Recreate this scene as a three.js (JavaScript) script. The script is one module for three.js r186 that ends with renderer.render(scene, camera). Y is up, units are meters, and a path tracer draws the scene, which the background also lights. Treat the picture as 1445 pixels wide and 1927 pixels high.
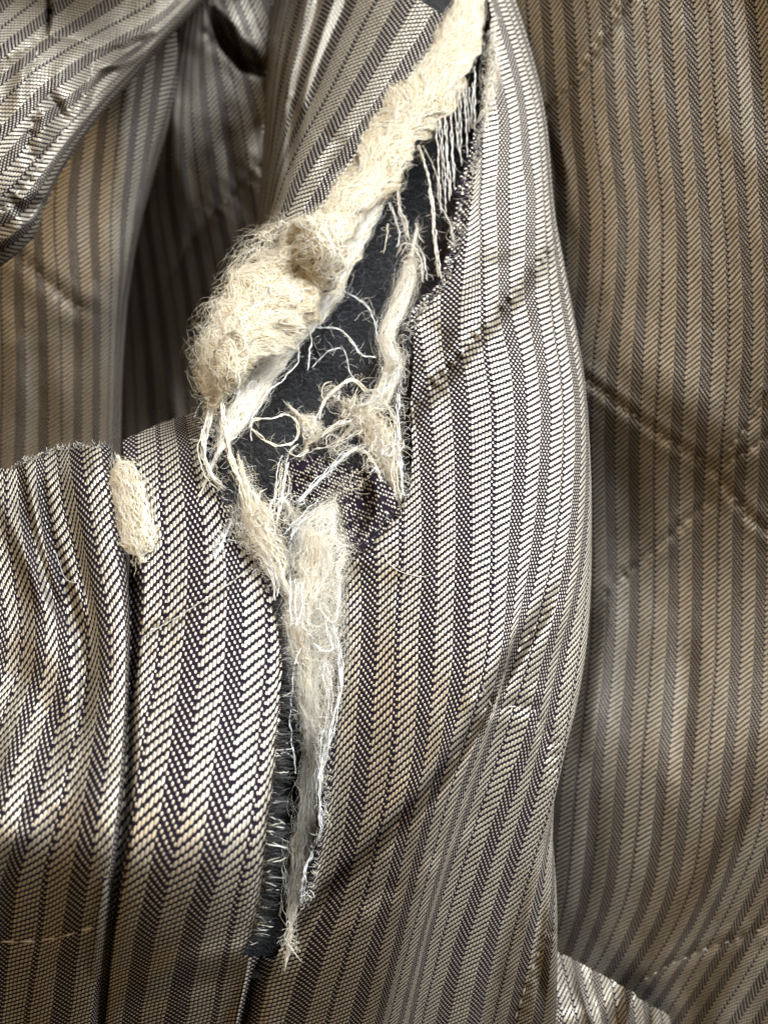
import * as THREE from 'three';
import { mergeGeometries } from 'three/addons/utils/BufferGeometryUtils.js';
import { ImprovedNoise } from 'three/addons/math/ImprovedNoise.js';
import { RectAreaLightUniformsLib } from 'three/addons/lights/RectAreaLightUniformsLib.js';

// ---------------------------------------------------------------- camera, light, exposure
const W = 1445, H = 1927, FOV = 65, CAM_Y = 0.32;
const F = (H / 2) / Math.tan(FOV * Math.PI / 360);           // focal length in photo pixels
const scene = new THREE.Scene();
scene.background = new THREE.Color().setRGB(0.060, 0.050, 0.036);   // dim warm room around the coat
const camera = new THREE.PerspectiveCamera(FOV, W / H, 0.01, 10);
camera.position.set(0, CAM_Y, 0);
camera.up.set(0, 0, -1);
camera.lookAt(0, 0, 0);
camera.focus = 0.108;
camera.userData.fStop = 26;
scene.add(camera);

RectAreaLightUniformsLib.init();
const windowLight = new THREE.RectAreaLight(new THREE.Color().setRGB(0.88, 0.945, 1.0), 36, 1.0, 0.62);
windowLight.name = 'window_light';
windowLight.position.set(0.72, 0.92, -1.05);
windowLight.lookAt(0, 0.2, 0);
scene.add(windowLight);
const sideLight = new THREE.RectAreaLight(new THREE.Color().setRGB(0.93, 0.97, 1.0), 18, 0.5, 0.6);   // a second, smaller window low on the right
sideLight.name = 'side_window_light';
sideLight.position.set(1.15, 0.50, -0.25);
sideLight.lookAt(0.05, 0.2, 0);
scene.add(sideLight);
const roomLamp = new THREE.RectAreaLight(new THREE.Color().setRGB(1.0, 0.72, 0.40), 9.5, 0.5, 0.5);   // warm room lamp overhead to the left
roomLamp.name = 'room_lamp_light';
roomLamp.position.set(-0.52, 1.30, -0.22);
roomLamp.lookAt(0, 0.15, 0);
scene.add(roomLamp);

const renderer = new THREE.WebGLRenderer({ antialias: true });
renderer.toneMapping = THREE.LinearToneMapping;
renderer.toneMappingExposure = 1.0;
renderer.shadowMap.enabled = true;

// ---------------------------------------------------------------- helpers
let seed = 20240611;
const rnd = () => { seed |= 0; seed = (seed + 0x6D2B79F5) | 0; let t = Math.imul(seed ^ (seed >>> 15), 1 | seed); t = (t + Math.imul(t ^ (t >>> 7), 61 | t)) ^ t; return ((t ^ (t >>> 14)) >>> 0) / 4294967296; };
const rr = (a, b) => a + (b - a) * rnd();
const noise = new ImprovedNoise();
const nz = (x, y, z = 0.37) => noise.noise(x, y, z);
const clamp = (x, a, b) => Math.min(b, Math.max(a, x));
const smooth = (a, b, x) => { const t = clamp((x - a) / (b - a), 0, 1); return t * t * (3 - 2 * t); };
// a photo pixel and a distance in mm along the view axis -> metres
const at = (X, Y, d) => new THREE.Vector3((X - W / 2) / F * d * 1e-3, CAM_Y - d * 1e-3, (Y - H / 2) / F * d * 1e-3);

// cubic Hermite through (t, value) knots, straight beyond the ends
function curve(knots) {
  const n = knots.length, T = knots.map(k => k[0]), V = knots.map(k => k[1]), M = [];
  for (let i = 0; i < n; i++) {
    const a = Math.max(0, i - 1), b = Math.min(n - 1, i + 1);
    M[i] = n > 1 ? (V[b] - V[a]) / (T[b] - T[a]) : 0;
  }
  return (t) => {
    if (n === 1) return V[0];
    if (t <= T[0]) return V[0] + M[0] * (t - T[0]);
    if (t >= T[n - 1]) return V[n - 1] + M[n - 1] * (t - T[n - 1]);
    let i = 0; while (t > T[i + 1]) i++;
    const h = T[i + 1] - T[i], s = (t - T[i]) / h, s2 = s * s, s3 = s2 * s;
    return (2 * s3 - 3 * s2 + 1) * V[i] + (s3 - 2 * s2 + s) * h * M[i] + (-2 * s3 + 3 * s2) * V[i + 1] + (s3 - s2) * h * M[i + 1];
  };
}
function polyDist(poly, x, y, closed = false) {                // distance, position along, side
  let best = 1e9, along = 0, side = 0, len = 0;
  const n = poly.length - (closed ? 0 : 1);
  for (let i = 0; i < n; i++) {
    const [ax, ay] = poly[i], [bx, by] = poly[(i + 1) % poly.length];
    const dx = bx - ax, dy = by - ay, L2 = dx * dx + dy * dy, L = Math.sqrt(L2);
    const s = clamp(((x - ax) * dx + (y - ay) * dy) / L2, 0, 1);
    const ex = x - ax - s * dx, ey = y - ay - s * dy, e = Math.hypot(ex, ey);
    if (e < best) { best = e; along = len + s * L; side = Math.sign(dx * ey - dy * ex); }
    len += L;
  }
  return [best, along, side, len];
}
function inside(poly, x, y) {
  let c = false;
  for (let i = 0, j = poly.length - 1; i < poly.length; j = i++) {
    const [xi, yi] = poly[i], [xj, yj] = poly[j];
    if ((yi > y) !== (yj > y) && x < (xj - xi) * (y - yi) / (yj - yi) + xi) c = !c;
  }
  return c;
}
const signed = (poly, x, y) => polyDist(poly, x, y, true)[0] * (inside(poly, x, y) ? 1 : -1);

const counts = {};
function numbered(name) { const k = counts[name] = (counts[name] ?? -1) + 1; return k ? `${name}_${String(k).padStart(3, '0')}` : name; }
function part(name, geometry, material, parent, stuff) {
  const m = new THREE.Mesh(geometry, material);
  m.name = numbered(name); m.castShadow = m.receiveShadow = true;
  if (stuff) m.userData.kind = 'stuff';
  parent.add(m);
  return m;
}

// ---------------------------------------------------------------- materials
const PERIOD = 12, PICK = 0.215;                              // mm: one repeat of the stripes, one weft pick
const YARNS = 40, TU = 2, PICKS = 70;
// stripe plan over 40 warp yarns: pin 2, light 8, dark 7, light 8, dark 7, light 8
const isDark = (y) => { const k = ((y % YARNS) + YARNS) % YARNS; return k < 2 || (k >= 10 && k < 17) || (k >= 25 && k < 32); };
const LIGHT = [[2, 10], [17, 25], [32, 40]];
function weaveTextures(loose) {
  const S = 10, w = YARNS * TU * S, h = PICKS * S;
  const col = new Uint8Array(w * h * 4), hei = new Uint8Array(w * h * 4), fin = new Uint8Array(w * h * 4);
  const tone = [], wt = [];
  for (let i = 0; i < YARNS * TU; i++) tone.push(0.93 + 0.07 * rnd());
  for (let i = 0; i < PICKS; i++) wt.push(0.8 + 0.4 * rnd());
  const jit = []; for (let i = 0; i < YARNS * TU * PICKS; i++) jit.push(rnd());
  const warpUp = (y, p) => {
    y = (y + YARNS * TU) % (YARNS * TU); p = (p + PICKS) % PICKS;
    if (loose) return ((p - 2 * y + (jit[y * PICKS + p] > 0.8 ? 1 : 0)) % 5 + 5) % 5 < 1 && jit[(y * PICKS + p * 7 + 13) % jit.length] > 0.12;
    return isDark(y) ? ((p - 2 * y) % 5 + 5) % 5 === 0 : ((p + y) % 5 + 5) % 5 > 1;
  };
  for (let j = 0; j < h; j++) for (let i = 0; i < w; i++) {
    const y = Math.floor(i / S), p = Math.floor(j / S), fx = (i + 0.5) / S - y - 0.5, fy = (j + 0.5) / S - p - 0.5;
    let light = 0, z = 0;
    // warp floats lap a little over the picks that bind them, so each ends in a rounded grain
    const grain = (end, lone) => {                             // end: distance in picks inside the float's tip
      const R = lone ? 0.84 : 0.95, e = end <= 0 ? 0 : end >= R ? 1 : Math.sqrt(1 - (1 - end / R) ** 2);
      if (e < 0.04) return;
      const q = fx / (0.45 * e); if (Math.abs(q) < 1) { light = 1; z = (0.4 + 0.6 * e) * Math.sqrt(1 - q * q * 0.96); }
    };
    const ly = y % YARNS, stripe = !loose && LIGHT.find(([a, b]) => ly >= a && ly < b);
    if (stripe) {                                              // warp-faced stripe: six stout yarns, each stepping a third of the repeat
      const n = 6, xx = ((i + 0.5) / S % YARNS - stripe[0]) / (stripe[1] - stripe[0]) * n, yy = Math.floor(xx), gx = xx - yy - 0.5, lean = 0.22 * gx;
      const ph = (((j + 0.5) / S + yy * 5 / 3 + lean * 5 + 0.35 * (jit[(y + p * 80) % jit.length] - 0.5)) % 5 + 5) % 5, len = 3.3;
      const end = Math.min(ph, len - ph), R = 1.0, e = end <= 0 ? 0 : end >= R ? 1 : Math.sqrt(1 - (1 - end / R) ** 2), q = gx / (0.43 * Math.max(0.04, e));
      if (e > 0.04 && Math.abs(q) < 1) { light = 1; z = (0.35 + 0.65 * e) * Math.sqrt(1 - q * q * 0.96); }
    } else if (warpUp(y, p)) {
      const a = warpUp(y, p - 1), b = warpUp(y, p + 1), lap = !a && !b ? 0.34 : 0.2;
      grain(Math.min(a ? 9 : fy + 0.5 + lap, b ? 9 : 0.5 - fy + lap), !a && !b);
    } else {
      const s = fy < 0 ? -1 : 1;
      if (warpUp(y, p + s)) { const lone = !warpUp(y, p + 2 * s); grain(Math.abs(fy) - 0.5 + (lone ? 0.34 : 0.2), lone); }
    }
    if (!light) z = 0.34 * Math.sqrt(Math.max(0, 1 - fy * fy * 3.4));
    const n1 = 1 + 0.10 * (jit[(y * PICKS + p) % jit.length] - 0.5) + 0.05 * (rnd() - 0.5);
    const o = (j * w + i) * 4;
    // linear reflectance of the two yarns, written as sRGB bytes
    const c = light ? [0.46 * tone[y], 0.40 * tone[y], 0.30 * tone[y]] : [0.012 * wt[p], 0.009 * wt[p], 0.014 * wt[p]];
    for (let k = 0; k < 3; k++) { const L = clamp(c[k] * n1, 0, 1); col[o + k] = Math.round(255 * (L <= 0.0031308 ? 12.92 * L : 1.055 * Math.pow(L, 1 / 2.4) - 0.055)); }
    hei[o] = hei[o + 1] = hei[o + 2] = Math.round(255 * z);
    fin[o] = 0; fin[o + 1] = light ? 255 * 0.38 : 255 * 0.85; fin[o + 2] = light ? 255 * 0.32 : 0;   // gloss and sheen of silk warp, duller weft
    fin[o + 3] = light ? 255 : 5;
    col[o + 3] = hei[o + 3] = 255;
  }
  const make = (data, srgb) => {
    const t = new THREE.DataTexture(data, w, h, THREE.RGBAFormat);
    t.wrapS = t.wrapT = THREE.RepeatWrapping; t.magFilter = THREE.LinearFilter; t.minFilter = THREE.LinearMipmapLinearFilter; t.generateMipmaps = true;
    if (srgb) t.colorSpace = THREE.SRGBColorSpace;
    t.needsUpdate = true; return t;
  };
  return [make(col, true), make(hei, false), make(fin, false)];
}
const [weaveColor, weaveHeight, weaveFinish] = weaveTextures(false);
const [looseColor, looseHeight, looseFinish] = weaveTextures(true);
const lining = new THREE.MeshPhysicalMaterial({ map: weaveColor, bumpMap: weaveHeight, bumpScale: 0.00007, roughness: 1, metalness: 1, roughnessMap: weaveFinish, metalnessMap: weaveFinish, ior: 2.0, specularIntensity: 1, specularIntensityMap: weaveFinish, side: THREE.DoubleSide });
const looseLining = new THREE.MeshPhysicalMaterial({ map: looseColor, bumpMap: looseHeight, bumpScale: 0.00007, roughness: 1, metalness: 1, roughnessMap: looseFinish, metalnessMap: looseFinish, ior: 2.0, specularIntensity: 1, specularIntensityMap: looseFinish, side: THREE.DoubleSide });

// ---------------------------------------------------------------- cloth sheets
// A sheet is described by warp lines: each has a place u across the stripes and runs through
// listed points; the weft runs across them. P(u, t) gives photo pixel and distance.
function cloth(spec) {
  const th = (spec.turn || 0) * Math.PI / 180, ct = Math.cos(th), st = Math.sin(th);
  const toST = (X, Y) => [X * ct + Y * st, -X * st + Y * ct], toXY = (s, t) => [s * ct - t * st, s * st + t * ct];
  const cols = spec.cols.map(([u, pts]) => ({ u, f: curve(pts.map(([X, Y]) => toST(X, Y)).sort((a, b) => a[1] - b[1]).map(([s, t]) => [t, s])) }));
  const along = curve(spec.along), across = curve(spec.across);
  return {
    spec, u0: cols[0].u, u1: cols[cols.length - 1].u,
    row(t) { const c = curve(cols.map(k => [k.u, k.f(t)])); return (u) => { const s = c(u), [X, Y] = toXY(s, t); return [X, Y, along(t) + across(u) + (spec.bend ? spec.bend(X, Y, u) : 0)]; }; },
  };
}
function ridge(poly, amp, width, fn) {
  return (X, Y) => { const [e, a, side, L] = polyDist(poly, X, Y); const k = Math.exp(-(e * e) / (width * width)); return amp * k * smooth(-2 * width, Math.min(L * 0.3, 60), a + 0.01) * smooth(L + 2 * width, L - Math.min(L * 0.3, 60), a) * (e > 3 * width ? 0 : 1) * (fn ? fn(a, side, L) : 1); };
}
// quilting line: a pulled-in groove whose depth puckers along its length
function quilt(poly, amp = 0.9, width = 13) {
  const s = poly[0][0] * 0.013 + poly[0][1] * 0.007;
  return (X, Y) => {
    const [e, a, , L] = polyDist(poly, X, Y); if (e > width * 6) return 0;
    const fade = smooth(0, 25, a + 8) * smooth(L, L - 25, a - 8), w1 = width * 0.55;
    const puck = Math.sin(a * 0.27 + s * 9 + 1.5 * nz(a * 0.03, s)) * (0.6 + 0.8 * nz(a * 0.06, s + 4));
    return amp * fade * (0.34 * Math.exp(-e / w1) + 0.2 * puck * Math.exp(-e / (width * 1.3)) - 0.18 * Math.exp(-((e - width * 2.2) ** 2) / (width * width * 2)));
  };
}
// builds the sheet: grid, relief (mm towards the lens is negative), trimming outline, thickness
function sheet(surface, { t0, t1, nu, nt, u0 = surface.u0, u1 = surface.u1, relief = [], keep, cut = [], fray = 2.0, thick = 0.22, lift = 0, rough = 0.12, square = 1, stretch = () => 1, ref = 0.5 }) {
  const NU = nu + 1, NT = nt + 1, P = new Float32Array(NU * NT * 3), PX = new Float32Array(NU * NT * 2), UV = new Float32Array(NU * NT * 2), SD = new Float32Array(NU * NT);
  const base = [], D = new Float32Array(NU * NT);
  for (let j = 0; j < NT; j++) {
    const row = surface.row(t0 + (t1 - t0) * j / nt);
    for (let i = 0; i < NU; i++) {
      const u = u0 + (u1 - u0) * i / nu, k = j * NU + i, [X, Y, d0] = row(u);
      base[k] = at(X, Y, d0);
      let d = d0 - lift;
      for (const f of relief) d += f(X, Y, u);
      d += rough * (nz(X * 0.018, Y * 0.009, 3.1) + 0.5 * nz(X * 0.05, Y * 0.03, 7.7));
      const p = at(X, Y, d); P[k * 3] = p.x; P[k * 3 + 1] = p.y; P[k * 3 + 2] = p.z;
      PX[k * 2] = X; PX[k * 2 + 1] = Y; D[k] = d;
      let sd = 99;
      if (keep) sd = Math.min(sd, signed(keep, X, Y));
      for (const c of cut) sd = Math.min(sd, -signed(c, X, Y));
      if (sd < 30) sd += fray * (nz(X * 0.09, Y * 0.09, 1.7) + 0.8 * nz(X * 0.3, Y * 0.3, 5.2));
      SD[k] = sd;
    }
  }
  // cloth coordinates in metres-true units: stripes across, picks along
  const jm = Math.floor(NT * ref), off = new Float32Array(NU), tan = new THREE.Vector3(), dif = new THREE.Vector3();
  for (let i = 1; i < NU; i++) {
    const k = jm * NU + i;
    tan.copy(base[k + NU]).sub(base[k - NU]).normalize(); dif.copy(base[k]).sub(base[k - 1]);
    off[i] = off[i - 1] + square * dif.dot(tan) * 1000;
  }
  for (let i = 0; i < NU; i++) {
    const len = new Float32Array(NT);
    for (let j = 1; j < NT; j++) len[j] = len[j - 1] + base[j * NU + i].distanceTo(base[(j - 1) * NU + i]) * 1000;
    for (let j = 0; j < NT; j++) {
      const k = j * NU + i, u = u0 + (u1 - u0) * i / nu;
      const lv = len[j] - len[jm] + off[i];
      // yarns wander a little, as in worn cloth
      UV[k * 2] = (u + 0.010 * nz(u * 3.1, lv * 0.16, 2.2) + 0.004 * nz(u * 14, lv * 0.7, 5.1)) / TU; UV[k * 2 + 1] = (lv + 0.30 * nz(u * 1.3, lv * 0.12, 8.4) + 0.09 * nz(u * 7, lv * 0.8, 1.4)) / (PICK * PICKS * stretch(u));
    }
  }
  // trim triangles at the outline
  const pos = [], uv = [], idx = [], map = new Map();
  const vert = (k) => { let v = map.get(k); if (v === undefined) { v = pos.length / 3; map.set(k, v); pos.push(P[k * 3], P[k * 3 + 1], P[k * 3 + 2]); uv.push(UV[k * 2], UV[k * 2 + 1]); } return v; };
  const mid = (a, b) => {
    const key = a < b ? a * 4194304 + b : b * 4194304 + a; let v = map.get('e' + key); if (v !== undefined) return v;
    const s = SD[a] / (SD[a] - SD[b]); v = pos.length / 3; map.set('e' + key, v);
    pos.push(...[0, 1, 2].map(q => P[a * 3 + q] + s * (P[b * 3 + q] - P[a * 3 + q]))); uv.push(...[0, 1].map(q => UV[a * 2 + q] + s * (UV[b * 2 + q] - UV[a * 2 + q]))); return v;
  };
  const tri = (a, b, c) => {
    const t = [a, b, c], ins = t.filter(k => SD[k] > 0).length;
    if (ins === 0) return;
    if (ins === 3) { idx.push(vert(a), vert(b), vert(c)); return; }
    const out = [];
    for (let q = 0; q < 3; q++) { const k = t[q], n = t[(q + 1) % 3]; if (SD[k] > 0) out.push(vert(k)); if ((SD[k] > 0) !== (SD[n] > 0)) out.push(mid(k, n)); }
    for (let q = 1; q + 1 < out.length; q++) idx.push(out[0], out[q], out[q + 1]);
  };
  for (let j = 0; j < nt; j++) for (let i = 0; i < nu; i++) { const a = j * NU + i, b = a + 1, c = a + NU, d = c + 1; tri(a, c, b); tri(b, c, d); }
  let g = new THREE.BufferGeometry();
  g.setAttribute('position', new THREE.Float32BufferAttribute(pos, 3)); g.setAttribute('uv', new THREE.Float32BufferAttribute(uv, 2)); g.setIndex(idx);
  g.computeVertexNormals();
  if (thick) {                                               // back face and rim
    const n = g.attributes.normal.array, V = pos.length / 3, p2 = pos.slice(), uv2 = uv.slice(), id2 = idx.slice(), edge = new Map();
    const nn = Array.from(n);
    for (let k = 0; k < V; k++) { for (let q = 0; q < 3; q++) { p2.push(pos[k * 3 + q] - n[k * 3 + q] * thick * 1e-3); nn.push(-n[k * 3 + q]); } uv2.push(uv[k * 2], uv[k * 2 + 1]); }
    for (let k = 0; k < idx.length; k += 3) {
      id2.push(idx[k] + V, idx[k + 2] + V, idx[k + 1] + V);
      for (let q = 0; q < 3; q++) { const a = idx[k + q], b = idx[k + (q + 1) % 3], key = a < b ? a + '_' + b : b + '_' + a; edge.set(key, edge.has(key) ? null : [a, b]); }
    }
    for (const e of edge.values()) if (e) { const [a, b] = e; id2.push(a, a + V, b, b, a + V, b + V); }
    g = new THREE.BufferGeometry();
    g.setAttribute('position', new THREE.Float32BufferAttribute(p2, 3)); g.setAttribute('normal', new THREE.Float32BufferAttribute(nn, 3)); g.setAttribute('uv', new THREE.Float32BufferAttribute(uv2, 2)); g.setIndex(id2);
  }
  g.userData = {};
  const lookup = (X, Y) => {                                  // depth of the sheet under a photo pixel
    let best = 1e9, d = 100;
    for (let k = 0; k < NU * NT; k++) { const e = (PX[k * 2] - X) ** 2 + (PX[k * 2 + 1] - Y) ** 2 + (D[k] > 400 ? 1e6 : 0); if (e < best - 0.01 || (e < best + 4 && D[k] < d)) { best = Math.min(e, best); d = D[k]; } }
    return d;
  };
  return { geometry: g, depth: lookup };
}

const coat = new THREE.Group();
coat.name = 'coat'; coat.userData = { label: 'coat with silver and brown striped lining torn open over cream padding', category: 'coat' };
scene.add(coat);

// ---------------------------------------------------------------- outlines in the photograph
const TEAR = [[884, -60], [862, 10], [828, 74], [775, 160], [735, 230], [690, 290], [640, 370], [590, 425], [500, 455], [430, 560], [380, 690], [386, 770], [372, 830], [380, 880], [405, 925], [430, 960], [455, 1010],
  [498, 1080], [520, 1150], [531, 1250], [527, 1330], [520, 1440], [508, 1540], [500, 1640], [488, 1720], [455, 1800], [520, 1803], [540, 1760], [572, 1700], [590, 1620], [612, 1510], [606, 1400], [636, 1290], [640, 1180], [634, 1085],
  [655, 1040], [700, 1010], [748, 965], [772, 915], [776, 850], [774, 760], [778, 660], [782, 605], [806, 572], [848, 532], [874, 440], [886, 350], [906, 280], [918, 200], [918, 100], [925, 30], [905, -60]];

// ---------------------------------------------------------------- body lining with the tear
const bodyLevel = curve([[-60, 151], [0, 148.5], [300, 138.5], [600, 127], [900, 115.5], [1100, 108.5], [1250, 105], [1400, 103.5], [1550, 104], [1700, 107.5], [1830, 113], [1960, 121]]);
const leftLevel = curve([[780, 124], [830, 112], [900, 106], [1000, 102.5], [1120, 98.5], [1250, 94.5], [1400, 88.5], [1540, 84.5], [1640, 84.5], [1750, 91], [1850, 103], [1960, 116]]);
const bodySurface = cloth({
  cols: [
    [-2.35, [[228, 780], [245, 1060], [238, 1250], [215, 1390], [195, 1550], [170, 1700], [150, 1850], [140, 1960]]],
    [-1.975, [[296, 780], [299, 833], [305, 957], [311, 1082], [297, 1248], [272, 1390], [258, 1490], [240, 1600], [215, 1750], [190, 1960]]],
    [-1.66, [[338, 780], [347, 833], [365, 957], [371, 1082], [359, 1248], [342, 1390], [320, 1550], [305, 1630], [276, 1750], [240, 1960]]],
    [-1.29, [[385, 780], [395, 833], [425, 957], [442, 1082], [442, 1165], [440, 1290], [426, 1390], [408, 1550], [396, 1630], [364, 1750], [322, 1960]]],
    [-0.975, [[430, 780], [440, 833], [470, 957], [495, 1082], [505, 1165], [500, 1290], [492, 1390], [476, 1550], [460, 1630], [438, 1730], [395, 1960]]],
    [-0.8, [[470, 780], [480, 833], [505, 957], [525, 1082], [535, 1165], [532, 1290], [522, 1390], [507, 1550], [497, 1630], [472, 1760], [432, 1960]]],
    [-0.765, [[477, 780], [487, 833], [512, 957], [532, 1082], [542, 1165], [539, 1290], [529, 1390], [514, 1550], [504, 1630], [479, 1760], [439, 1960]]],
    [-0.725, [[589, 780], [594, 833], [601, 957], [617, 1082], [619, 1211], [613, 1331], [601, 1456], [583, 1580], [559, 1680], [486, 1800], [448, 1960]]],
    [-0.66, [[600, 780], [605, 833], [612, 957], [628, 1082], [630, 1211], [624, 1331], [612, 1456], [594, 1580], [566, 1680], [498, 1800], [458, 1960]]],
    [-0.29, [[660, 780], [668, 833], [680, 957], [694, 1082], [694, 1211], [687, 1331], [678, 1456], [659, 1580], [632, 1690], [592, 1800], [545, 1960]]],
    [0.025, [[700, 480], [715, 600], [738, 780], [745, 833], [755, 957], [753, 1082], [746, 1211], [743, 1336], [733, 1456], [711, 1580], [685, 1690], [650, 1800], [605, 1960]]],
    [0.34, [[760, 480], [770, 600], [794, 760], [803, 850], [808, 993], [807, 1118], [803, 1211], [799, 1336], [784, 1456], [759, 1570], [733, 1680], [702, 1800], [660, 1960]]],
    [0.71, [[868, 100], [880, 200], [880, 330], [865, 430], [850, 540], [846, 620], [857, 700], [868, 800], [871, 931], [871, 1025], [868, 1120], [865, 1230], [853, 1320], [830, 1440], [800, 1560], [773, 1670], [743, 1800], [705, 1960]]],
    [1.025, [[893, -60], [895, 0], [900, 150], [906, 307], [903, 374], [906, 452], [908, 560], [910, 626], [922, 720], [930, 796], [927, 931], [926, 1056], [921, 1180], [914, 1243], [898, 1320], [865, 1430], [838, 1520], [812, 1620], [783, 1730], [750, 1850], [722, 1960]]],
    [1.34, [[895, -60], [905, 0], [925, 100], [941, 170], [951, 245], [945, 358], [948, 434], [948, 520], [953, 600], [972, 675], [981, 758], [982, 834], [975, 947], [968, 1025], [962, 1118], [953, 1211], [934, 1300], [896, 1410], [864, 1510], [833, 1620], [806, 1720], [772, 1850], [745, 1960]]],
    [1.71, [[912, -60], [933, 8], [967, 124], [983, 207], [990, 290], [1000, 373], [998, 470], [998, 562], [1010, 626], [1023, 720], [1027, 796], [1019, 947], [1008, 1040], [995, 1110], [962, 1240], [929, 1364], [901, 1456], [869, 1557], [839, 1650], [805, 1770], [765, 1960]]],
    [2.025, [[925, -60], [950, 0], [988, 120], [1011, 226], [1025, 400], [1031, 500], [1043, 626], [1057, 720], [1060, 850], [1048, 1000], [1022, 1130], [992, 1255], [970, 1327], [933, 1440], [899, 1537], [862, 1660], [828, 1780], [785, 1960]]],
    [2.34, [[938, -60], [962, 0], [1000, 120], [1023, 230], [1038, 400], [1050, 500], [1068, 620], [1083, 720], [1088, 850], [1078, 1000], [1055, 1140], [1026, 1259], [996, 1392], [940, 1545], [895, 1686], [861, 1795], [822, 1960]]],
    [2.71, [[946, -60], [970, 0], [1006, 120], [1028, 230], [1044, 400], [1062, 500], [1083, 620], [1098, 720], [1105, 850], [1100, 1000], [1085, 1110], [1058, 1231], [1034, 1352], [1000, 1493], [962, 1622], [926, 1763], [882, 1960]]],
    [3.025, [[936, -60], [962, 0], [1000, 120], [1022, 230], [1040, 400], [1058, 500], [1082, 620], [1099, 720], [1111, 880], [1112, 1000], [1101, 1130], [1086, 1250], [1062, 1400], [1040, 1501], [1002, 1626], [964, 1763], [920, 1960]]],
    [3.34, [[915, -60], [940, 0], [1000, 230], [1020, 400], [1062, 620], [1085, 720], [1100, 880], [1111, 1050], [1105, 1200], [1084, 1330], [1051, 1450], [1034, 1560], [1014, 1680], [988, 1800], [955, 1960]]],
    [3.71, [[880, -60], [905, 0], [960, 230], [980, 400], [1025, 620], [1050, 720], [1070, 880], [1085, 1050], [1085, 1200], [1068, 1330], [1044, 1450], [1040, 1560], [1040, 1680], [1030, 1800], [1005, 1960]]],
    [4.1, [[840, -60], [865, 0], [915, 230], [940, 400], [980, 620], [1005, 720], [1025, 880], [1040, 1050], [1040, 1200], [1024, 1330], [1015, 1450], [1030, 1560], [1044, 1680], [1048, 1800], [1046, 1960]]],
    [4.5, [[800, -60], [825, 0], [870, 230], [900, 400], [940, 620], [960, 720], [980, 880], [995, 1050], [995, 1200], [980, 1330], [970, 1450], [985, 1560], [1005, 1680], [1020, 1800], [1025, 1960]]],
  ],
  along: [[-60, 151], [0, 148.5], [300, 138.5], [600, 127], [900, 115.5], [1100, 108.5], [1250, 105], [1400, 103.5], [1550, 104], [1700, 107.5], [1830, 113], [1960, 121]],
  across: [[-2.35, -15.5], [-1.975, -15], [-1.66, -15], [-1.29, -14], [-0.975, -11], [-0.8, -9], [-0.765, -8.5], [-0.725, 0.9], [-0.66, 0.8], [-0.29, 0.4], [0.025, -0.3], [0.34, -0.6], [0.71, -0.6], [1.025, 0], [1.34, 1.3], [1.71, 3.2], [2.025, 5.2], [2.34, 7.6], [2.71, 11], [3.025, 14.2], [3.34, 17.5], [3.71, 20.5], [4.1, 22.5], [4.5, 24]],
  bend(X, Y, u) {
    // the left part stands higher and rolls away over the armhole at the top; below the tear both levels meet
    const left = 1 - smooth(-0.9, -0.5, u);
    let d = left * (leftLevel(Y) - bodyLevel(Y) + 15) ;
    d -= smooth(1500, 1850, Y) * smooth(2.6, 4.1, u) * 9;     // lower right corner comes forward
    return d;
  },
});
const centreQuilts = [
  [[1046, 458], [1010, 500], [975, 545], [935, 590], [885, 645], [850, 690], [800, 740], [765, 790]],
  [[480, 1062], [430, 1100], [385, 1128], [325, 1168], [262, 1198]],
  [[905, 1290], [925, 1330], [1000, 1330], [1030, 1385], [1050, 1450], [1058, 1490]],
  [[1040, 1745], [1010, 1800], [990, 1850], [965, 1930]],
];
const CREASE = [[1075, 1075], [1030, 1150], [985, 1215], [940, 1290], [895, 1370], [850, 1440], [800, 1505], [740, 1565], [680, 1625], [620, 1680], [575, 1725], [520, 1800]];
const bodyRelief = [
  ...centreQuilts.map((q, i) => quilt(q, i === 0 ? 4.0 : 1.4, 12)),
  (X, Y) => { const [e, a, s, L] = polyDist(CREASE, X, Y); const f = smooth(0, 160, a) * smooth(L + 30, L - 100, a); const x = e * s; return f * (3.4 * Math.exp(-((x - 4) ** 2) / 130) - 0.9 * Math.exp(-((x + 22) ** 2) / 420) - 0.8 * Math.exp(-((x - 30) ** 2) / 500)); },
  ridge([[905, 1520], [840, 1590], [760, 1660], [700, 1700]], 0.7, 16), ridge([[880, 1560], [810, 1625], [740, 1690]], -0.6, 22),
  ridge([[980, 1640], [955, 1720], [935, 1800], [910, 1900]], 0.8, 20), ridge([[1030, 1600], [1005, 1690], [985, 1760]], -1.0, 14), ridge([[1022, 1690], [1012, 1780], [1020, 1900]], 0.9, 10),
  ridge([[900, 470], [935, 478], [960, 470]], 0.8, 10), ridge([[905, 492], [940, 500]], -0.5, 10),
  ridge([[250, 1060], [247, 1180], [242, 1320], [238, 1450], [228, 1570], [216, 1700], [205, 1800], [190, 1960]], 5.0, 10),
  ridge([[640, 1060], [690, 1050], [740, 1000]], -1.2, 22), ridge([[1060, 520], [1010, 560], [960, 610], [900, 670], [860, 720]], -1.4, 34), ridge([[860, 600], [890, 560], [930, 520], [975, 470]], -0.8, 24),
  ridge([[660, 1130], [700, 1110], [740, 1090]], 0.6, 20), ridge([[790, 600], [830, 640], [830, 700], [800, 760]], 0.8, 18),
  ridge([[250, 1860], [340, 1815], [440, 1795], [520, 1800]], -2.2, 26), ridge([[240, 1905], [330, 1860], [430, 1835]], 1.6, 18),
  ridge([[560, 1840], [640, 1760], [720, 1700]], -0.8, 22),
];
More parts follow.
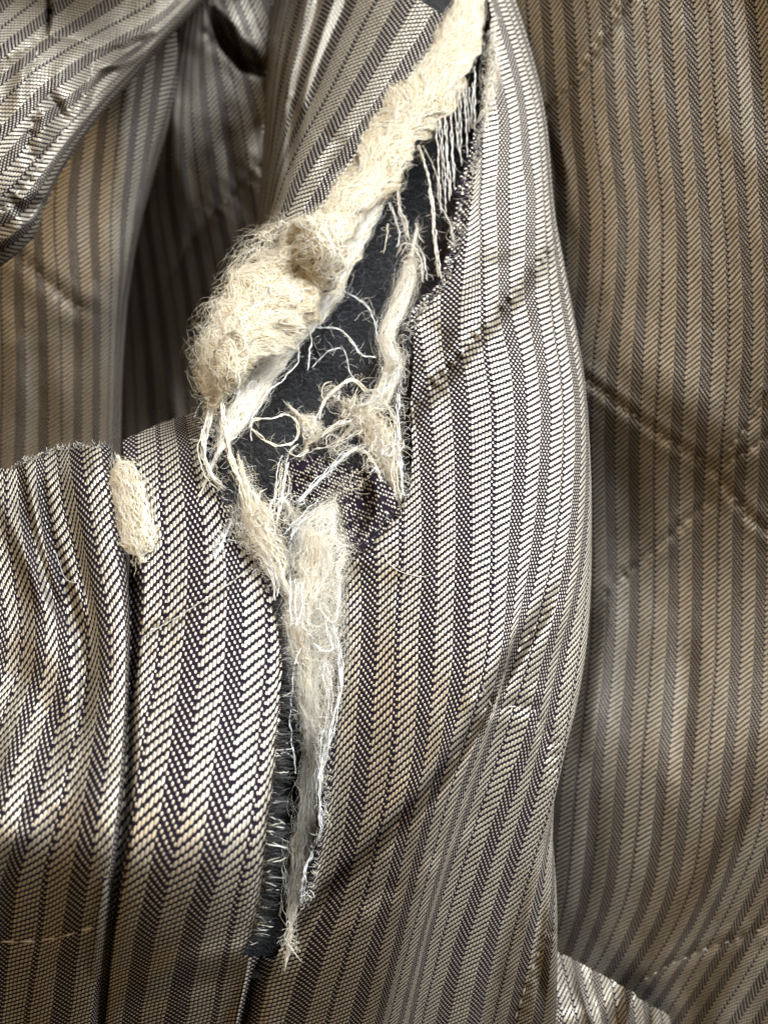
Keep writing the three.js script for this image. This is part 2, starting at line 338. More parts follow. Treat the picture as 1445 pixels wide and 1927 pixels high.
const bodyOpts = { t0: -55, t1: 1955, nt: 400, nu: 230, relief: bodyRelief, rough: 0.16, square: 0, ref: 0.945, stretch: (u) => 1.24 - 0.24 * smooth(-0.8, -0.6, u) };
const leftEdge = [[190, 1990], [205, 1800], [216, 1700], [228, 1570], [236, 1450], [238, 1320], [243, 1180], [245, 1060], [236, 960], [222, 880], [225, 845]];
const body = sheet(bodySurface, { ...bodyOpts, keep: [[400, 760], [860, 400], [860, -90], [1160, -90], [1160, 1990], ...leftEdge.map(([x, y]) => [x - 26, y]), [210, 838], [260, 815], [310, 793], [360, 778]], cut: [TEAR] });
const bodyMesh = part('lining_panel', body.geometry, lining, coat);
bodyMesh.userData.label = 'torn front lining panel with herringbone stripes';

// weft left hanging along the right lip of the tear, its warp mostly pulled out
const LIP = [[922, 150], [930, 200], [922, 285], [906, 350], [892, 440], [880, 520], [850, 570], [835, 600], [810, 640], [790, 640], [772, 610], [776, 575], [800, 556], [826, 532], [850, 440], [860, 350], [886, 280], [904, 200]];
const lip = sheet(bodySurface, { ...bodyOpts, t0: 100, t1: 1010, nt: 200, u0: 0, u1: 1.5, nu: 80, ref: 0.5, keep: LIP, lift: -0.55, fray: 5 });
part('frayed_lip', lip.geometry, looseLining, coat);

// ---------------------------------------------------------------- left lining panel beyond the seam
const leftSurface = cloth({
  cols: [
    [-1.6, [[-70, 880], [-60, 1000], [-45, 1100], [-30, 1200], [-40, 1300], [-80, 1450], [-120, 1600], [-150, 1960]]],
    [-0.975, [[5, 830], [10, 900], [15, 1000], [25, 1080], [38, 1170], [38, 1250], [12, 1330], [-20, 1450], [-50, 1580], [-80, 1960]]],
    [-0.66, [[36, 820], [40, 880], [50, 980], [62, 1060], [75, 1150], [75, 1250], [50, 1350], [15, 1450], [-15, 1570], [-45, 1700], [-60, 1960]]],
    [-0.29, [[74, 810], [77, 870], [82, 940], [90, 1000], [105, 1090], [118, 1190], [118, 1290], [94, 1370], [64, 1490], [44, 1570], [16, 1670], [0, 1800], [-15, 1960]]],
    [0.025, [[106, 800], [110, 865], [120, 950], [133, 1000], [146, 1060], [160, 1150], [166, 1250], [154, 1350], [136, 1410], [120, 1490], [104, 1570], [86, 1650], [76, 1750], [60, 1850], [45, 1960]]],
    [0.34, [[140, 800], [143, 870], [150, 910], [160, 970], [178, 1082], [193, 1165], [197, 1290], [190, 1390], [180, 1470], [168, 1550], [148, 1670], [136, 1740], [125, 1830], [110, 1960]]],
    [0.6, [[180, 800], [190, 870], [200, 950], [218, 1060], [232, 1165], [234, 1290], [229, 1390], [222, 1490], [212, 1570], [198, 1680], [188, 1760], [178, 1850], [162, 1960]]],
    [0.72, [[200, 800], [210, 870], [222, 950], [236, 1060], [243, 1165], [242, 1290], [238, 1390], [231, 1490], [222, 1570], [211, 1680], [202, 1760], [190, 1850], [176, 1960]]],
    [0.85, [[205, 800], [215, 870], [226, 950], [239, 1060], [245, 1165], [243, 1290], [239, 1390], [232, 1490], [223, 1570], [212, 1680], [203, 1760], [191, 1850], [177, 1960]]],
  ],
  along: [[780, 122], [830, 111], [880, 106], [950, 103], [1060, 99], [1200, 95], [1330, 91.5], [1430, 87.5], [1520, 84], [1600, 83.5], [1680, 87.5], [1780, 96], [1960, 114]],
  across: [[-1.6, 2], [-0.975, 2], [-0.66, 0.8], [-0.29, 1.2], [0.025, 1.6], [0.34, -0.6], [0.6, -0.8], [0.72, 1.2], [0.85, 5.5]],
});
const leftRelief = [
  ridge([[30, 860], [45, 950], [65, 1010], [95, 1110], [135, 1180]], 1.8, 13), ridge([[0, 930], [25, 990], [60, 1075], [85, 1140]], -1.4, 16),
  ridge([[72, 880], [90, 1000], [118, 1080], [150, 1180], [162, 1280], [150, 1380]], 1.8, 12), ridge([[60, 900], [75, 1010], [105, 1110]], -1.2, 14),
  ridge([[118, 1040], [150, 1130], [160, 1220], [158, 1300]], -0.9, 12),
  ridge([[165, 1280], [140, 1400], [105, 1500], [60, 1560], [0, 1590]], -1.0, 30), ridge([[20, 1250], [70, 1300], [90, 1380]], 1.0, 40),
  ridge([[130, 830], [140, 880]], 0.8, 14), ridge([[175, 840], [185, 880]], -0.8, 14),
  quilt([[-20, 1772], [50, 1772], [110, 1765], [160, 1750], [212, 1735]], 1.0, 12),
  ridge([[212, 1735], [200, 1800], [150, 1860]], 0.9, 26), ridge([[80, 1800], [70, 1950]], -0.9, 22),
  ridge([[20, 1640], [10, 1760], [0, 1900]], 1.6, 22),
];
const left = sheet(leftSurface, { t0: 790, t1: 1955, nu: 120, nt: 260, relief: leftRelief, rough: 0.2, stretch: () => 1.22, keep: [[-100, 845], [-20, 880], [30, 882], [62, 862], [95, 848], [150, 838], [212, 838], [260, 830], [260, 1000], [300, 1990], [-160, 1990], [-160, 845]], fray: 3 });
const leftMesh = part('lining_panel', left.geometry, lining, coat);

// ---------------------------------------------------------------- strip between the armhole and the tear
const stripSurface = cloth({
  turn: 33,
  cols: [
    [-5.0, [[560, -130], [524, -50], [512, 10], [504, 90], [500, 170], [496, 250], [492, 320], [486, 390], [478, 450], [470, 520]]],
    [-4.0, [[566, -130], [528, -50], [514, 10], [506, 90], [501, 170], [498, 250], [494, 320], [488, 390], [480, 450], [472, 520]]],
    [-3.2, [[580, -130], [542, -50], [527, 10], [513, 90], [505, 170], [501, 250], [497, 320], [490, 390], [483, 450], [475, 520]]],
    [-2.5, [[612, -130], [570, -50], [552, 10], [533, 90], [519, 170], [510, 250], [503, 320], [494, 390], [486, 450], [478, 520]]],
    [-2.0, [[650, -130], [604, -50], [582, 10], [560, 90], [540, 170], [524, 250], [511, 320], [500, 390], [490, 450], [480, 520]]],
    [-1.66, [[690, -130], [643, -50], [617, 10], [589, 90], [562, 170], [537, 250], [518, 320], [505, 390], [494, 450], [482, 520]]],
    [-1.29, [[735, -130], [688, -50], [657, 10], [622, 90], [589, 170], [554, 250], [527, 320], [510, 390], [496, 450], [484, 520]]],
    [-0.975, [[782, -130], [737, -50], [702, 10], [662, 90], [622, 170], [577, 250], [542, 320], [518, 390], [500, 450], [484, 520]]],
    [-0.66, [[836, -130], [792, -45], [756, 15], [712, 98], [662, 185], [607, 268], [562, 338], [532, 405], [508, 465], [490, 520]]],
    [-0.29, [[890, -110], [860, -30], [831, 25], [790, 88], [731, 174], [673, 257], [611, 353], [570, 420], [535, 480], [505, 540]]],
    [0.1, [[925, -70], [905, -10], [870, 60], [830, 130], [780, 200], [720, 280], [655, 380], [605, 450], [565, 510], [530, 560]]],
  ],
  // distance along the strip: t runs down the stripes
  along: [[-560, 152], [-470, 149], [-300, 143], [-100, 136], [60, 131], [200, 128]],
  across: [[-5.0, 62], [-4.0, 50], [-3.2, 40], [-2.5, 30], [-2.0, 22], [-1.66, 16], [-1.29, 10.5], [-0.975, 6.5], [-0.66, 3], [-0.29, 0.6], [0.1, 0]],
});
const stripRelief = [
  ridge([[610, -40], [590, 40], [560, 150], [545, 260], [540, 330]], 2.0, 9), ridge([[585, -40], [570, 40], [548, 130], [530, 240]], -2.0, 9),
  ridge([[640, -40], [605, 60], [575, 170], [560, 240]], -1.6, 10), ridge([[560, -40], [540, 60], [522, 160], [512, 260], [508, 340]], 1.8, 7),
  ridge([[665, -40], [640, 40], [600, 120], [580, 190]], 1.3, 10), ridge([[535, 180], [560, 215], [545, 290]], 1.4, 10),
  ridge([[590, 240], [640, 270], [600, 320]], 0.5, 12),
];
const strip = sheet(stripSurface, { t0: -430, t1: 240, nu: 180, nt: 150, relief: stripRelief, rough: 0.2, cut: [[[862, -90], ...TEAR.slice(1, 9), [560, 480], [620, 470], [700, 520], [1000, 300], [1000, -90]]] });
part('armhole_lining_strip', strip.geometry, lining, coat);

// ---------------------------------------------------------------- right lining panel, lying deeper
const rightSurface = cloth({
  cols: [
    [-2.0, [[880, -60], [900, 200], [905, 408], [895, 650], [885, 900], [885, 1150], [880, 1400], [850, 1600], [800, 1800], [730, 1960]]],
    [-0.975, [[985, -60], [1005, 200], [1020, 408], [1010, 650], [1000, 900], [1000, 1150], [985, 1400], [962, 1600], [930, 1780], [860, 1960]]],
    [0.025, [[1093, -60], [1106, 38], [1118, 230], [1136, 408], [1130, 550], [1117, 664], [1110, 800], [1112, 930], [1115, 1050], [1112, 1200], [1098, 1350], [1084, 1473], [1074, 1597], [1060, 1710], [1030, 1810], [965, 1960]]],
    [1.025, [[1206, -60], [1215, 38], [1227, 210], [1245, 408], [1243, 570], [1236, 720], [1230, 871], [1230, 1000], [1229, 1150], [1223, 1260], [1210, 1420], [1199, 1556], [1180, 1679], [1150, 1761], [1117, 1825], [1030, 1960]]],
    [2.025, [[1325, -60], [1334, 38], [1346, 220], [1362, 408], [1369, 532], [1370, 626], [1364, 740], [1355, 871], [1350, 994], [1348, 1164], [1344, 1277], [1335, 1400], [1324, 1510], [1306, 1640], [1275, 1730], [1222, 1820], [1125, 1960]]],
    [3.025, [[1438, -60], [1455, 100], [1475, 408], [1483, 600], [1478, 800], [1470, 1000], [1465, 1200], [1452, 1400], [1428, 1560], [1380, 1690], [1315, 1810], [1220, 1960]]],
    [4.025, [[1556, -60], [1590, 408], [1600, 700], [1585, 1100], [1565, 1400], [1520, 1600], [1440, 1770], [1320, 1960]]],
    [5.0, [[1670, -60], [1700, 408], [1710, 700], [1695, 1100], [1675, 1400], [1620, 1600], [1540, 1800], [1430, 1960]]],
  ],
  along: [[-60, 148], [200, 150], [450, 152], [650, 154], [760, 156], [950, 162], [1100, 164], [1250, 163], [1450, 159], [1650, 160], [1800, 164], [1960, 170]],
  across: [[-2, 24], [-0.975, 16], [0.025, 8], [1.025, 2.5], [2.025, -2.5], [3.025, -7.5], [4.025, -12], [5, -16]],
});
const rightQuilts = [
  [[1192, -20], [1150, 45], [1105, 120], [1070, 170], [1015, 222]],
  [[1085, 700], [1150, 750], [1210, 795], [1260, 830], [1330, 872], [1365, 915], [1410, 972], [1470, 1020]],
  [[1335, 885], [1385, 830], [1415, 785], [1455, 730]],
  [[1330, 890], [1380, 865], [1420, 840], [1470, 800]],
  [[1330, 945], [1280, 990], [1240, 1025], [1190, 1070], [1120, 1130]],
  [[1470, 1730], [1400, 1762], [1330, 1785], [1260, 1815], [1200, 1850]],
];
const rightRelief = [
  ...rightQuilts.map((q, i) => quilt(q, 1.15, 8)),
  ...[ridge([[1160, 860], [1180, 960], [1175, 1060]], 2.2, 45), ridge([[1330, 900], [1300, 1000], [1260, 1120]], 1.5, 50),
  ridge([[1150, 1120], [1140, 1200], [1125, 1280], [1110, 1400]], -2.6, 26), ridge([[1230, 700], [1330, 790], [1400, 850]], -1.4, 60),
  ridge([[1470, 1480], [1390, 1590], [1310, 1700], [1250, 1790], [1190, 1870]], -3.2, 36), ridge([[1420, 1430], [1340, 1560], [1250, 1680], [1150, 1780]], 1.8, 46),
  ridge([[1460, 1640], [1400, 1720], [1330, 1800], [1270, 1900]], 2.2, 40), ridge([[1430, 1780], [1360, 1880], [1330, 1960]], -2.2, 34),
  ridge([[1010, 230], [1040, 290], [1055, 360]], 1.6, 10), ridge([[1040, 240], [1065, 330], [1070, 420]], -1.0, 16), ridge([[1130, 100], [1110, 300], [1130, 500]], -1.0, 60),
  ridge([[1400, -20], [1420, 120], [1445, 260]], 1.4, 34),
  ridge([[1245, 1500], [1225, 1620], [1180, 1720]], 1.0, 22), ridge([[1120, 1500], [1110, 1620], [1085, 1720]], 1.0, 20), ridge([[1290, 1200], [1290, 1320], [1275, 1440]], 1.4, 26)].map(f => (X, Y) => 0.62 * f(X, Y)),
];
const right = sheet(rightSurface, { thick: 0, t0: -55, t1: 1955, nu: 170, nt: 380, relief: rightRelief, rough: 0.14 });
const rightMesh = part('lining_panel', right.geometry, lining, coat);

// folded corner under the right panel's lower end
const cornerSurface = cloth({
  turn: -14,
  cols: [
    [-0.4, [[1000, 1740], [1010, 1800], [1030, 1880], [1050, 1980]]],
    [0.025, [[1045, 1750], [1060, 1820], [1080, 1900], [1105, 1990]]],
    [0.34, [[1070, 1760], [1088, 1830], [1105, 1900], [1130, 1990]]],
    [0.71, [[1105, 1770], [1122, 1840], [1135, 1910], [1152, 1990]]],
    [1.025, [[1135, 1780], [1150, 1850], [1160, 1910], [1172, 1990]]],
    [1.34, [[1168, 1790], [1182, 1860], [1188, 1920], [1195, 1990]]],
    [1.71, [[1200, 1800], [1212, 1870], [1220, 1930], [1228, 1990]]],
    [2.2, [[1245, 1830], [1255, 1890], [1262, 1940], [1270, 1990]]],
  ],
  along: [[1980, 157], [2060, 150], [2130, 146], [2240, 150]],
  across: [[-0.4, -2], [0.71, 0], [1.34, 0.5], [2.2, 5]],
});
const corner = sheet(cornerSurface, { t0: 1985, t1: 2240, nu: 70, nt: 60, rough: 0.4, keep: [[990, 1760], [1050, 1790], [1110, 1822], [1160, 1850], [1190, 1866], [1200, 1880], [1250, 1905], [1290, 1940], [1290, 2020], [990, 2020]], relief: [
  ridge([[1195, 1850], [1180, 1930], [1170, 1990]], -2, 10), ridge([[1170, 1850], [1150, 1930]], 1.6, 10), ridge([[1080, 1810], [1110, 1900], [1130, 1980]], -1.6, 12), ridge([[1100, 1830], [1125, 1920]], 1.4, 10), ridge([[1220, 1880], [1215, 1960]], 1.5, 9)] });
part('lining_fold', corner.geometry, lining, coat);

// ---------------------------------------------------------------- inside of the sleeve
const sleeveSurface = cloth({
  cols: [
    [-2.0, [[-105, -60], [-105, 300], [-110, 560], [-105, 900], [-100, 1100]]],
    [-0.975, [[25, -60], [15, 200], [8, 300], [4, 450], [2, 560], [5, 700], [0, 900], [0, 1100]]],
    [0.025, [[140, -60], [125, 200], [108, 330], [103, 391], [104, 459], [111, 550], [115, 640], [116, 750], [116, 900], [116, 1100]]],
    [1.025, [[262, -60], [245, 100], [229, 202], [221, 270], [213, 351], [209, 418], [210, 520], [208, 620], [205, 750], [202, 900], [200, 1100]]],
    [1.71, [[325, -60], [305, 60], [297, 140], [285, 230], [270, 330], [258, 400], [244, 500], [230, 600], [222, 750], [220, 900], [220, 1100]]],
    [2.025, [[362, -60], [345, 40], [332, 130], [315, 210], [290, 300], [270, 380], [252, 470], [236, 580], [226, 750], [224, 1100]]],
    [2.5, [[378, -60], [372, 40], [358, 130], [335, 210], [305, 290], [280, 370], [258, 460], [240, 580], [230, 750], [226, 1100]]],
    [3.0, [[374, -60], [368, 40], [354, 130], [330, 210], [300, 290], [274, 370], [252, 460], [235, 580], [226, 750], [222, 1100]]],
    [9.0, [[368, -60], [362, 40], [348, 130], [324, 210], [294, 290], [262, 370], [232, 460], [205, 580], [180, 750], [170, 1100]]],
  ],
  along: [[-420, 130], [-280, 148], [-150, 168], [-60, 177], [60, 181], [300, 184], [500, 186], [700, 192], [900, 200], [1100, 205]],
  across: [[-2, 4], [-0.975, 1], [0.025, 0], [1.025, 1], [1.71, 5], [2.025, 8], [2.5, 14], [3.0, 24], [9.0, 110]],
});
const sleeve = sheet(sleeveSurface, { thick: 0, t0: -420, t1: 1080, nu: 200, nt: 230, rough: 0.3, relief: [
  quilt([[20, 470], [60, 505], [100, 540], [135, 572], [170, 590]], 1.6, 12), ridge([[130, 500], [140, 600], [130, 700]], 0.8, 26), ridge([[70, 640], [75, 760], [65, 880]], 1.2, 26), ridge([[30, 620], [36, 760]], -0.9, 22),
  ridge([[250, 130], [240, 260], [230, 380]], -1.2, 22), ridge([[180, 260], [165, 400], [165, 520]], 0.8, 26)] });
const sleeveMesh = part('sleeve_lining', sleeve.geometry, lining, coat);
const sleeveBackSurface = cloth({
  cols: [
    [-2.2, [[215, -60], [205, 200], [185, 360], [170, 520], [160, 700], [150, 900], [150, 1100]]],
    [-0.975, [[300, -60], [280, 100], [252, 288], [238, 360], [234, 432], [240, 520], [250, 650], [262, 900], [262, 1100]]],
    [0.025, [[352, -60], [330, 100], [307, 230], [298, 288], [296, 360], [305, 432], [320, 520], [335, 620], [352, 750], [362, 900], [362, 1100]]],
    [1.025, [[378, -60], [374, 0], [362, 110], [361, 216], [370, 306], [381, 378], [396, 450], [414, 550], [430, 700], [440, 900], [440, 1100]]],
    [2.025, [[385, -60], [400, 0], [430, 115], [452, 216], [464, 288], [476, 378], [490, 450], [508, 600], [518, 900], [518, 1100]]],
    [3.025, [[440, -60], [470, 0], [512, 115], [545, 216], [562, 300], [575, 378], [590, 600], [600, 900], [600, 1100]]],
    [4.0, [[540, -60], [570, 0], [610, 115], [640, 216], [665, 378], [680, 600], [690, 900], [690, 1100]]],
  ],
  along: [[-420, 122], [-280, 144], [-150, 169], [-60, 181], [60, 188], [300, 198], [430, 214], [540, 240], [660, 275], [800, 300], [1100, 310]],
  across: [[-2.2, 10], [-0.975, 3], [0.025, 0], [1.025, 0], [2.025, 2], [3.025, 5], [4, 8]],
});
const sleeveBack = sheet(sleeveBackSurface, { thick: 0, t0: -420, t1: 1080, nu: 120, nt: 250, rough: 0.4, relief: [
  quilt([[500, 300], [455, 345], [405, 400], [350, 470], [300, 560]], 2.2, 14), quilt([[370, 50], [400, 75], [440, 95], [470, 110]], 1.4, 10),
  ridge([[395, 20], [420, 75], [455, 120], [510, 140]], 3.5, 9), ridge([[430, 20], [460, 70], [490, 100]], -3.5, 24),
  ridge([[330, 180], [335, 300], [350, 420]], -1.6, 16), ridge([[420, 220], [440, 320], [470, 420]], 1.2, 20), ridge([[310, 700], [330, 800], [400, 850]], -2, 18)] });
const sleeveBackMesh = part('sleeve_lining', sleeveBack.geometry, lining, coat);

// ---------------------------------------------------------------- bunched flap at the top of the sleeve
const flapSurface = cloth({
  turn: 48,
  cols: [
    [-2.0, [[5, -130], [-60, -60], [-140, 20], [-220, 100]]],
    [-1.29, [[130, -120], [70, -50], [10, 5], [-40, 50], [-120, 130]]],
    [-0.975, [[185, -110], [120, -45], [60, 8], [0, 55], [-50, 95], [-120, 165]]],
    [-0.66, [[230, -90], [160, -30], [92, 27], [16, 88], [-20, 120], [-110, 210]]],
    [-0.29, [[300, -80], [215, 0], [146, 48], [97, 77], [65, 102], [20, 138], [-20, 170], [-100, 250]]],
    [0.025, [[360, -60], [285, 5], [173, 67], [130, 92], [65, 134], [0, 195], [-20, 216], [-100, 300]]],
    [0.34, [[370, -30], [300, 35], [216, 85], [167, 112], [130, 138], [89, 168], [54, 204], [0, 256], [-20, 278], [-100, 350]]],
    [0.71, [[372, -10], [304, 58], [235, 110], [180, 150], [140, 185], [100, 213], [60, 250], [20, 295], [-20, 335], [-100, 400]]],
    [1.025, [[374, 0], [306, 70], [245, 125], [190, 175], [150, 215], [110, 255], [70, 300], [25, 350], [-20, 385], [-90, 440]]],
    [1.34, [[375, 6], [308, 76], [252, 132], [198, 188], [156, 238], [115, 290], [80, 340], [40, 392], [-20, 430], [-80, 470]]],
    [1.71, [[376, 10], [309, 80], [258, 137], [204, 196], [160, 252], [112, 325], [85, 378], [55, 425], [0, 465], [-60, 500]]],
    [2.1, [[376, 12], [309, 82], [261, 139], [206, 198], [161, 256], [110, 335], [83, 395], [68, 440], [22, 488], [-50, 535]]],
    [2.6, [[370, 10], [303, 80], [254, 136], [198, 196], [152, 252], [100, 330], [70, 388], [52, 430], [8, 470], [-60, 515]]],
    [3.2, [[350, 0], [283, 70], [234, 126], [178, 186], [132, 242], [80, 320], [50, 370], [30, 410], [-15, 450], [-80, 490]]],
  ],
  along: [[-460, 172], [-300, 168], [-150, 161], [-60, 153], [40, 145], [160, 139], [300, 137], [420, 140]],
  across: [[-2, 8], [-1.29, 3], [-0.975, 1.5], [-0.66, 0], [-0.29, -1], [0.025, -1.5], [0.34, -1.5], [0.71, 0], [1.025, 2], [1.34, 4.5], [1.71, 8], [2.1, 12], [2.6, 17], [3.2, 22]],
});
const flapQuilts = [[[-20, 125], [30, 100], [62, 85], [85, 70], [130, 72], [165, 82], [178, 95]], [[72, 92], [62, 130], [57, 165], [60, 190]], [[178, 95], [172, 140], [150, 190], [118, 250], [80, 300], [55, 340], [0, 400]], [[95, 175], [60, 235], [52, 270], [66, 310]]];
const flap = sheet(flapSurface, { t0: -330, t1: 440, nu: 150, nt: 190, rough: 0.3, keep: [[-70, -200], [500, -200], [500, 600], [-70, 600]], relief: [
  ...flapQuilts.map((q, i) => quilt(q, 1.6, 9)),
  ridge([[95, -20], [97, 20], [92, 62]], 3.4, 6, (a, s) => s > 0 ? 1 : -0.5), ridge([[115, 150], [125, 120], [150, 100]], -1.8, 22), ridge([[30, 200], [45, 160], [50, 120]], -1.6, 18), ridge([[95, 185], [110, 200], [118, 225]], 1.8, 10), ridge([[80, 190], [85, 230], [75, 262]], -1.6, 14),
  ridge([[200, 100], [240, 95], [280, 70]], 2.4, 10), ridge([[190, 125], [225, 120], [262, 100]], -1.8, 10), ridge([[160, 215], [185, 160], [210, 130]], 1.6, 8), ridge([[40, 420], [30, 440], [10, 460]], -2, 14), ridge([[70, 380], [50, 400], [30, 385]], 2.2, 10)] });
const flapMesh = part('quilted_flap', flap.geometry, lining, coat);

// ---------------------------------------------------------------- fibres and threads
class Strands {                                               // collects thin tubes into one geometry
  constructor(sides = 3) { this.sides = sides; this.pos = []; this.nor = []; this.col = []; this.idx = []; }
  add(pts, r, color = [1, 1, 1], taper = 0.35) {
    const n = pts.length, S = this.sides, start = this.pos.length / 3;
    const T = new THREE.Vector3(), A = new THREE.Vector3(), B = new THREE.Vector3(), ref = new THREE.Vector3(0.31, 0.52, 0.79);
    for (let i = 0; i < n; i++) {
      T.copy(pts[Math.min(n - 1, i + 1)]).sub(pts[Math.max(0, i - 1)]).normalize();
      if (i === 0) A.crossVectors(T, ref).normalize(); else A.addScaledVector(T, -A.dot(T)).normalize();
      B.crossVectors(T, A);
      const e = i / (n - 1), w = (typeof r === 'function' ? r(e) : r) * (1 - (1 - taper) * Math.pow(Math.abs(2 * e - 1), 4));
      for (let s = 0; s < S; s++) {
        const a = s / S * Math.PI * 2, c = Math.cos(a), q = Math.sin(a), nx = A.x * c + B.x * q, ny = A.y * c + B.y * q, nzz = A.z * c + B.z * q;
        this.pos.push(pts[i].x + nx * w, pts[i].y + ny * w, pts[i].z + nzz * w); this.nor.push(nx, ny, nzz); this.col.push(...color);
      }
      if (i) for (let s = 0; s < S; s++) { const a = start + (i - 1) * S + s, b = start + (i - 1) * S + (s + 1) % S; this.idx.push(a, b, a + S, b, b + S, a + S); }
    }
  }
  ribbon(pts, nrm, r, color) {                                // flat fibre lying on a surface
    const n = pts.length, start = this.pos.length / 3, T = new THREE.Vector3(), A = new THREE.Vector3();
    for (let i = 0; i < n; i++) {
      T.copy(pts[Math.min(n - 1, i + 1)]).sub(pts[Math.max(0, i - 1)]).normalize(); A.crossVectors(T, nrm[i]).normalize();
      const w = r * (1 - 0.7 * Math.pow(Math.abs(2 * i / (n - 1) - 1), 4));
      for (const q of [-1, 1]) { this.pos.push(pts[i].x + A.x * w * q, pts[i].y + A.y * w * q, pts[i].z + A.z * w * q); this.nor.push(nrm[i].x + 0.6 * q * A.x, nrm[i].y + 0.6 * q * A.y, nrm[i].z + 0.6 * q * A.z); this.col.push(...color); }
      if (i) { const a = start + (i - 1) * 2; this.idx.push(a, a + 1, a + 2, a + 1, a + 3, a + 2); }
    }
  }
  build() {
    const g = new THREE.BufferGeometry();
    g.setAttribute('position', new THREE.Float32BufferAttribute(this.pos, 3)); g.setAttribute('normal', new THREE.Float32BufferAttribute(this.nor, 3)); g.setAttribute('color', new THREE.Float32BufferAttribute(this.col, 3)); g.setIndex(this.idx);
    return g;
  }
}
const fibreMat = new THREE.MeshPhysicalMaterial({ color: new THREE.Color().setRGB(0.86, 0.86, 0.86), vertexColors: true, roughness: 0.8, side: THREE.DoubleSide });
const yarnMat = new THREE.MeshStandardMaterial({ color: new THREE.Color().setRGB(0.74, 0.74, 0.74), vertexColors: true, roughness: 0.6 });
const CREAM = [0.80, 0.70, 0.51], WHITE = [0.84, 0.83, 0.80], TAN = [0.58, 0.47, 0.31], STRAW = [0.74, 0.62, 0.40];
const mixc = (a, b, t) => a.map((v, i) => v + (b[i] - v) * t);

const bodyAlong = curve(bodySurface.spec.along);
// level of the torn cloth across the opening: the left lip stands nearer than the right one
const lev = (X, Y) => bodyAlong(Y) - 10 * smooth(600, 430, X) * smooth(350, 900, Y);

// ---------------------------------------------------------------- dark wool cloth under the lining
function noiseTexture(n, fn, srgb) {
  const data = new Uint8Array(n * n * 4);
  for (let j = 0; j < n; j++) for (let i = 0; i < n; i++) { const c = fn(i / n, j / n), o = (j * n + i) * 4; for (let k = 0; k < 3; k++) data[o + k] = clamp(Math.round(255 * (Array.isArray(c) ? c[k] : c)), 0, 255); data[o + 3] = 255; }
  const t = new THREE.DataTexture(data, n, n, THREE.RGBAFormat); t.wrapS = t.wrapT = THREE.RepeatWrapping; t.magFilter = THREE.LinearFilter; if (srgb) t.colorSpace = THREE.SRGBColorSpace; t.needsUpdate = true; return t;
}
const feltHeight = noiseTexture(512, (x, y) => 0.5 + 0.3 * nz(x * 24, y * 24, 1) + 0.22 * nz(x * 60, y * 60, 2) + 0.18 * nz(x * 140, y * 140, 3));
const feltColor = noiseTexture(512, (x, y) => { const v = 0.145 + 0.05 * nz(x * 18, y * 18, 4) + 0.07 * nz(x * 70, y * 70, 5); return [v, v * 0.98, v * 1.02]; }, true);
const woolMat = new THREE.MeshPhysicalMaterial({ map: feltColor, bumpMap: feltHeight, bumpScale: 0.0012, roughness: 0.95, sheen: 0.25, sheenRoughness: 0.6, sheenColor: new THREE.Color(0.2, 0.2, 0.23), side: THREE.DoubleSide });
const woolSurface = cloth({
  cols: [[0, [[330, -60], [330, 1960]]], [1.2, [[440, -60], [440, 1960]]], [3, [[600, -60], [600, 1960]]], [5, [[800, -60], [800, 1960]]], [7, [[990, -60], [990, 1960]]]],
  along: [[-60, 160], [300, 148], [600, 137], [900, 124.5], [1100, 116.5], [1300, 112], [1500, 112], [1700, 114], [1960, 126]],
  across: [[0, 2], [1.2, -2], [3, 0], [5, 2], [7, 5]],
  bend: (X, Y) => 12 * smooth(900, 400, Y) * smooth(640, 380, X) - 4 * smooth(900, 1200, Y) * smooth(620, 440, X),
});
const wool = sheet(woolSurface, { t0: -50, t1: 1850, nu: 110, nt: 240, rough: 0.9, thick: 1.2, relief: [ridge([[700, 620], [640, 720], [560, 840]], -1.5, 40), ridge([[560, 640], [500, 740]], 1.5, 40)], keep: [[400, 800], [470, 560], [560, 420], [700, 150], [780, -80], [960, -80], [960, 900], [800, 1100], [680, 1300], [660, 1500], [600, 1760], [540, 1840], [440, 1840], [440, 1200], [400, 1000], [360, 900]] });
const woolMesh = part('wool_shell', wool.geometry, woolMat, coat);
woolMesh.userData.label = 'charcoal wool shell seen through the tear';
{
  const s = new Strands(3);
  for (let k = 0; k < 12000; k++) {
    const X = rr(420, 900), Y = rr(60, 1060); if (!inside(TEAR, X, Y)) continue;
    const d = wool.depth === undefined ? 0 : 0, g = rnd() < 0.12 ? rr(0.15, 0.45) : rr(0.02, 0.14);
    const dd = curve(woolSurface.spec.along)(Y) + curve(woolSurface.spec.across)((X - 330) / 95) + woolSurface.spec.bend(X, Y) - rr(0, 1.3);
    let a = rr(0, 6.3); const pts = []; let x = X, y = Y, z = dd; const turn = rr(-0.9, 0.9), step = rr(2, 5.5);
    for (let i = 0; i < 7; i++) { pts.push(at(x, y, z)); x += Math.cos(a) * step; y += Math.sin(a) * step; z += rr(-0.25, 0.2); a += turn * rr(0.3, 1.2); }
    s.add(pts, rr(0.018, 0.035) * 1e-3, [g, g, g * 1.04], 0.3);
  }
  part('wool_fuzz', s.build(), yarnMat, woolMesh, true);
}

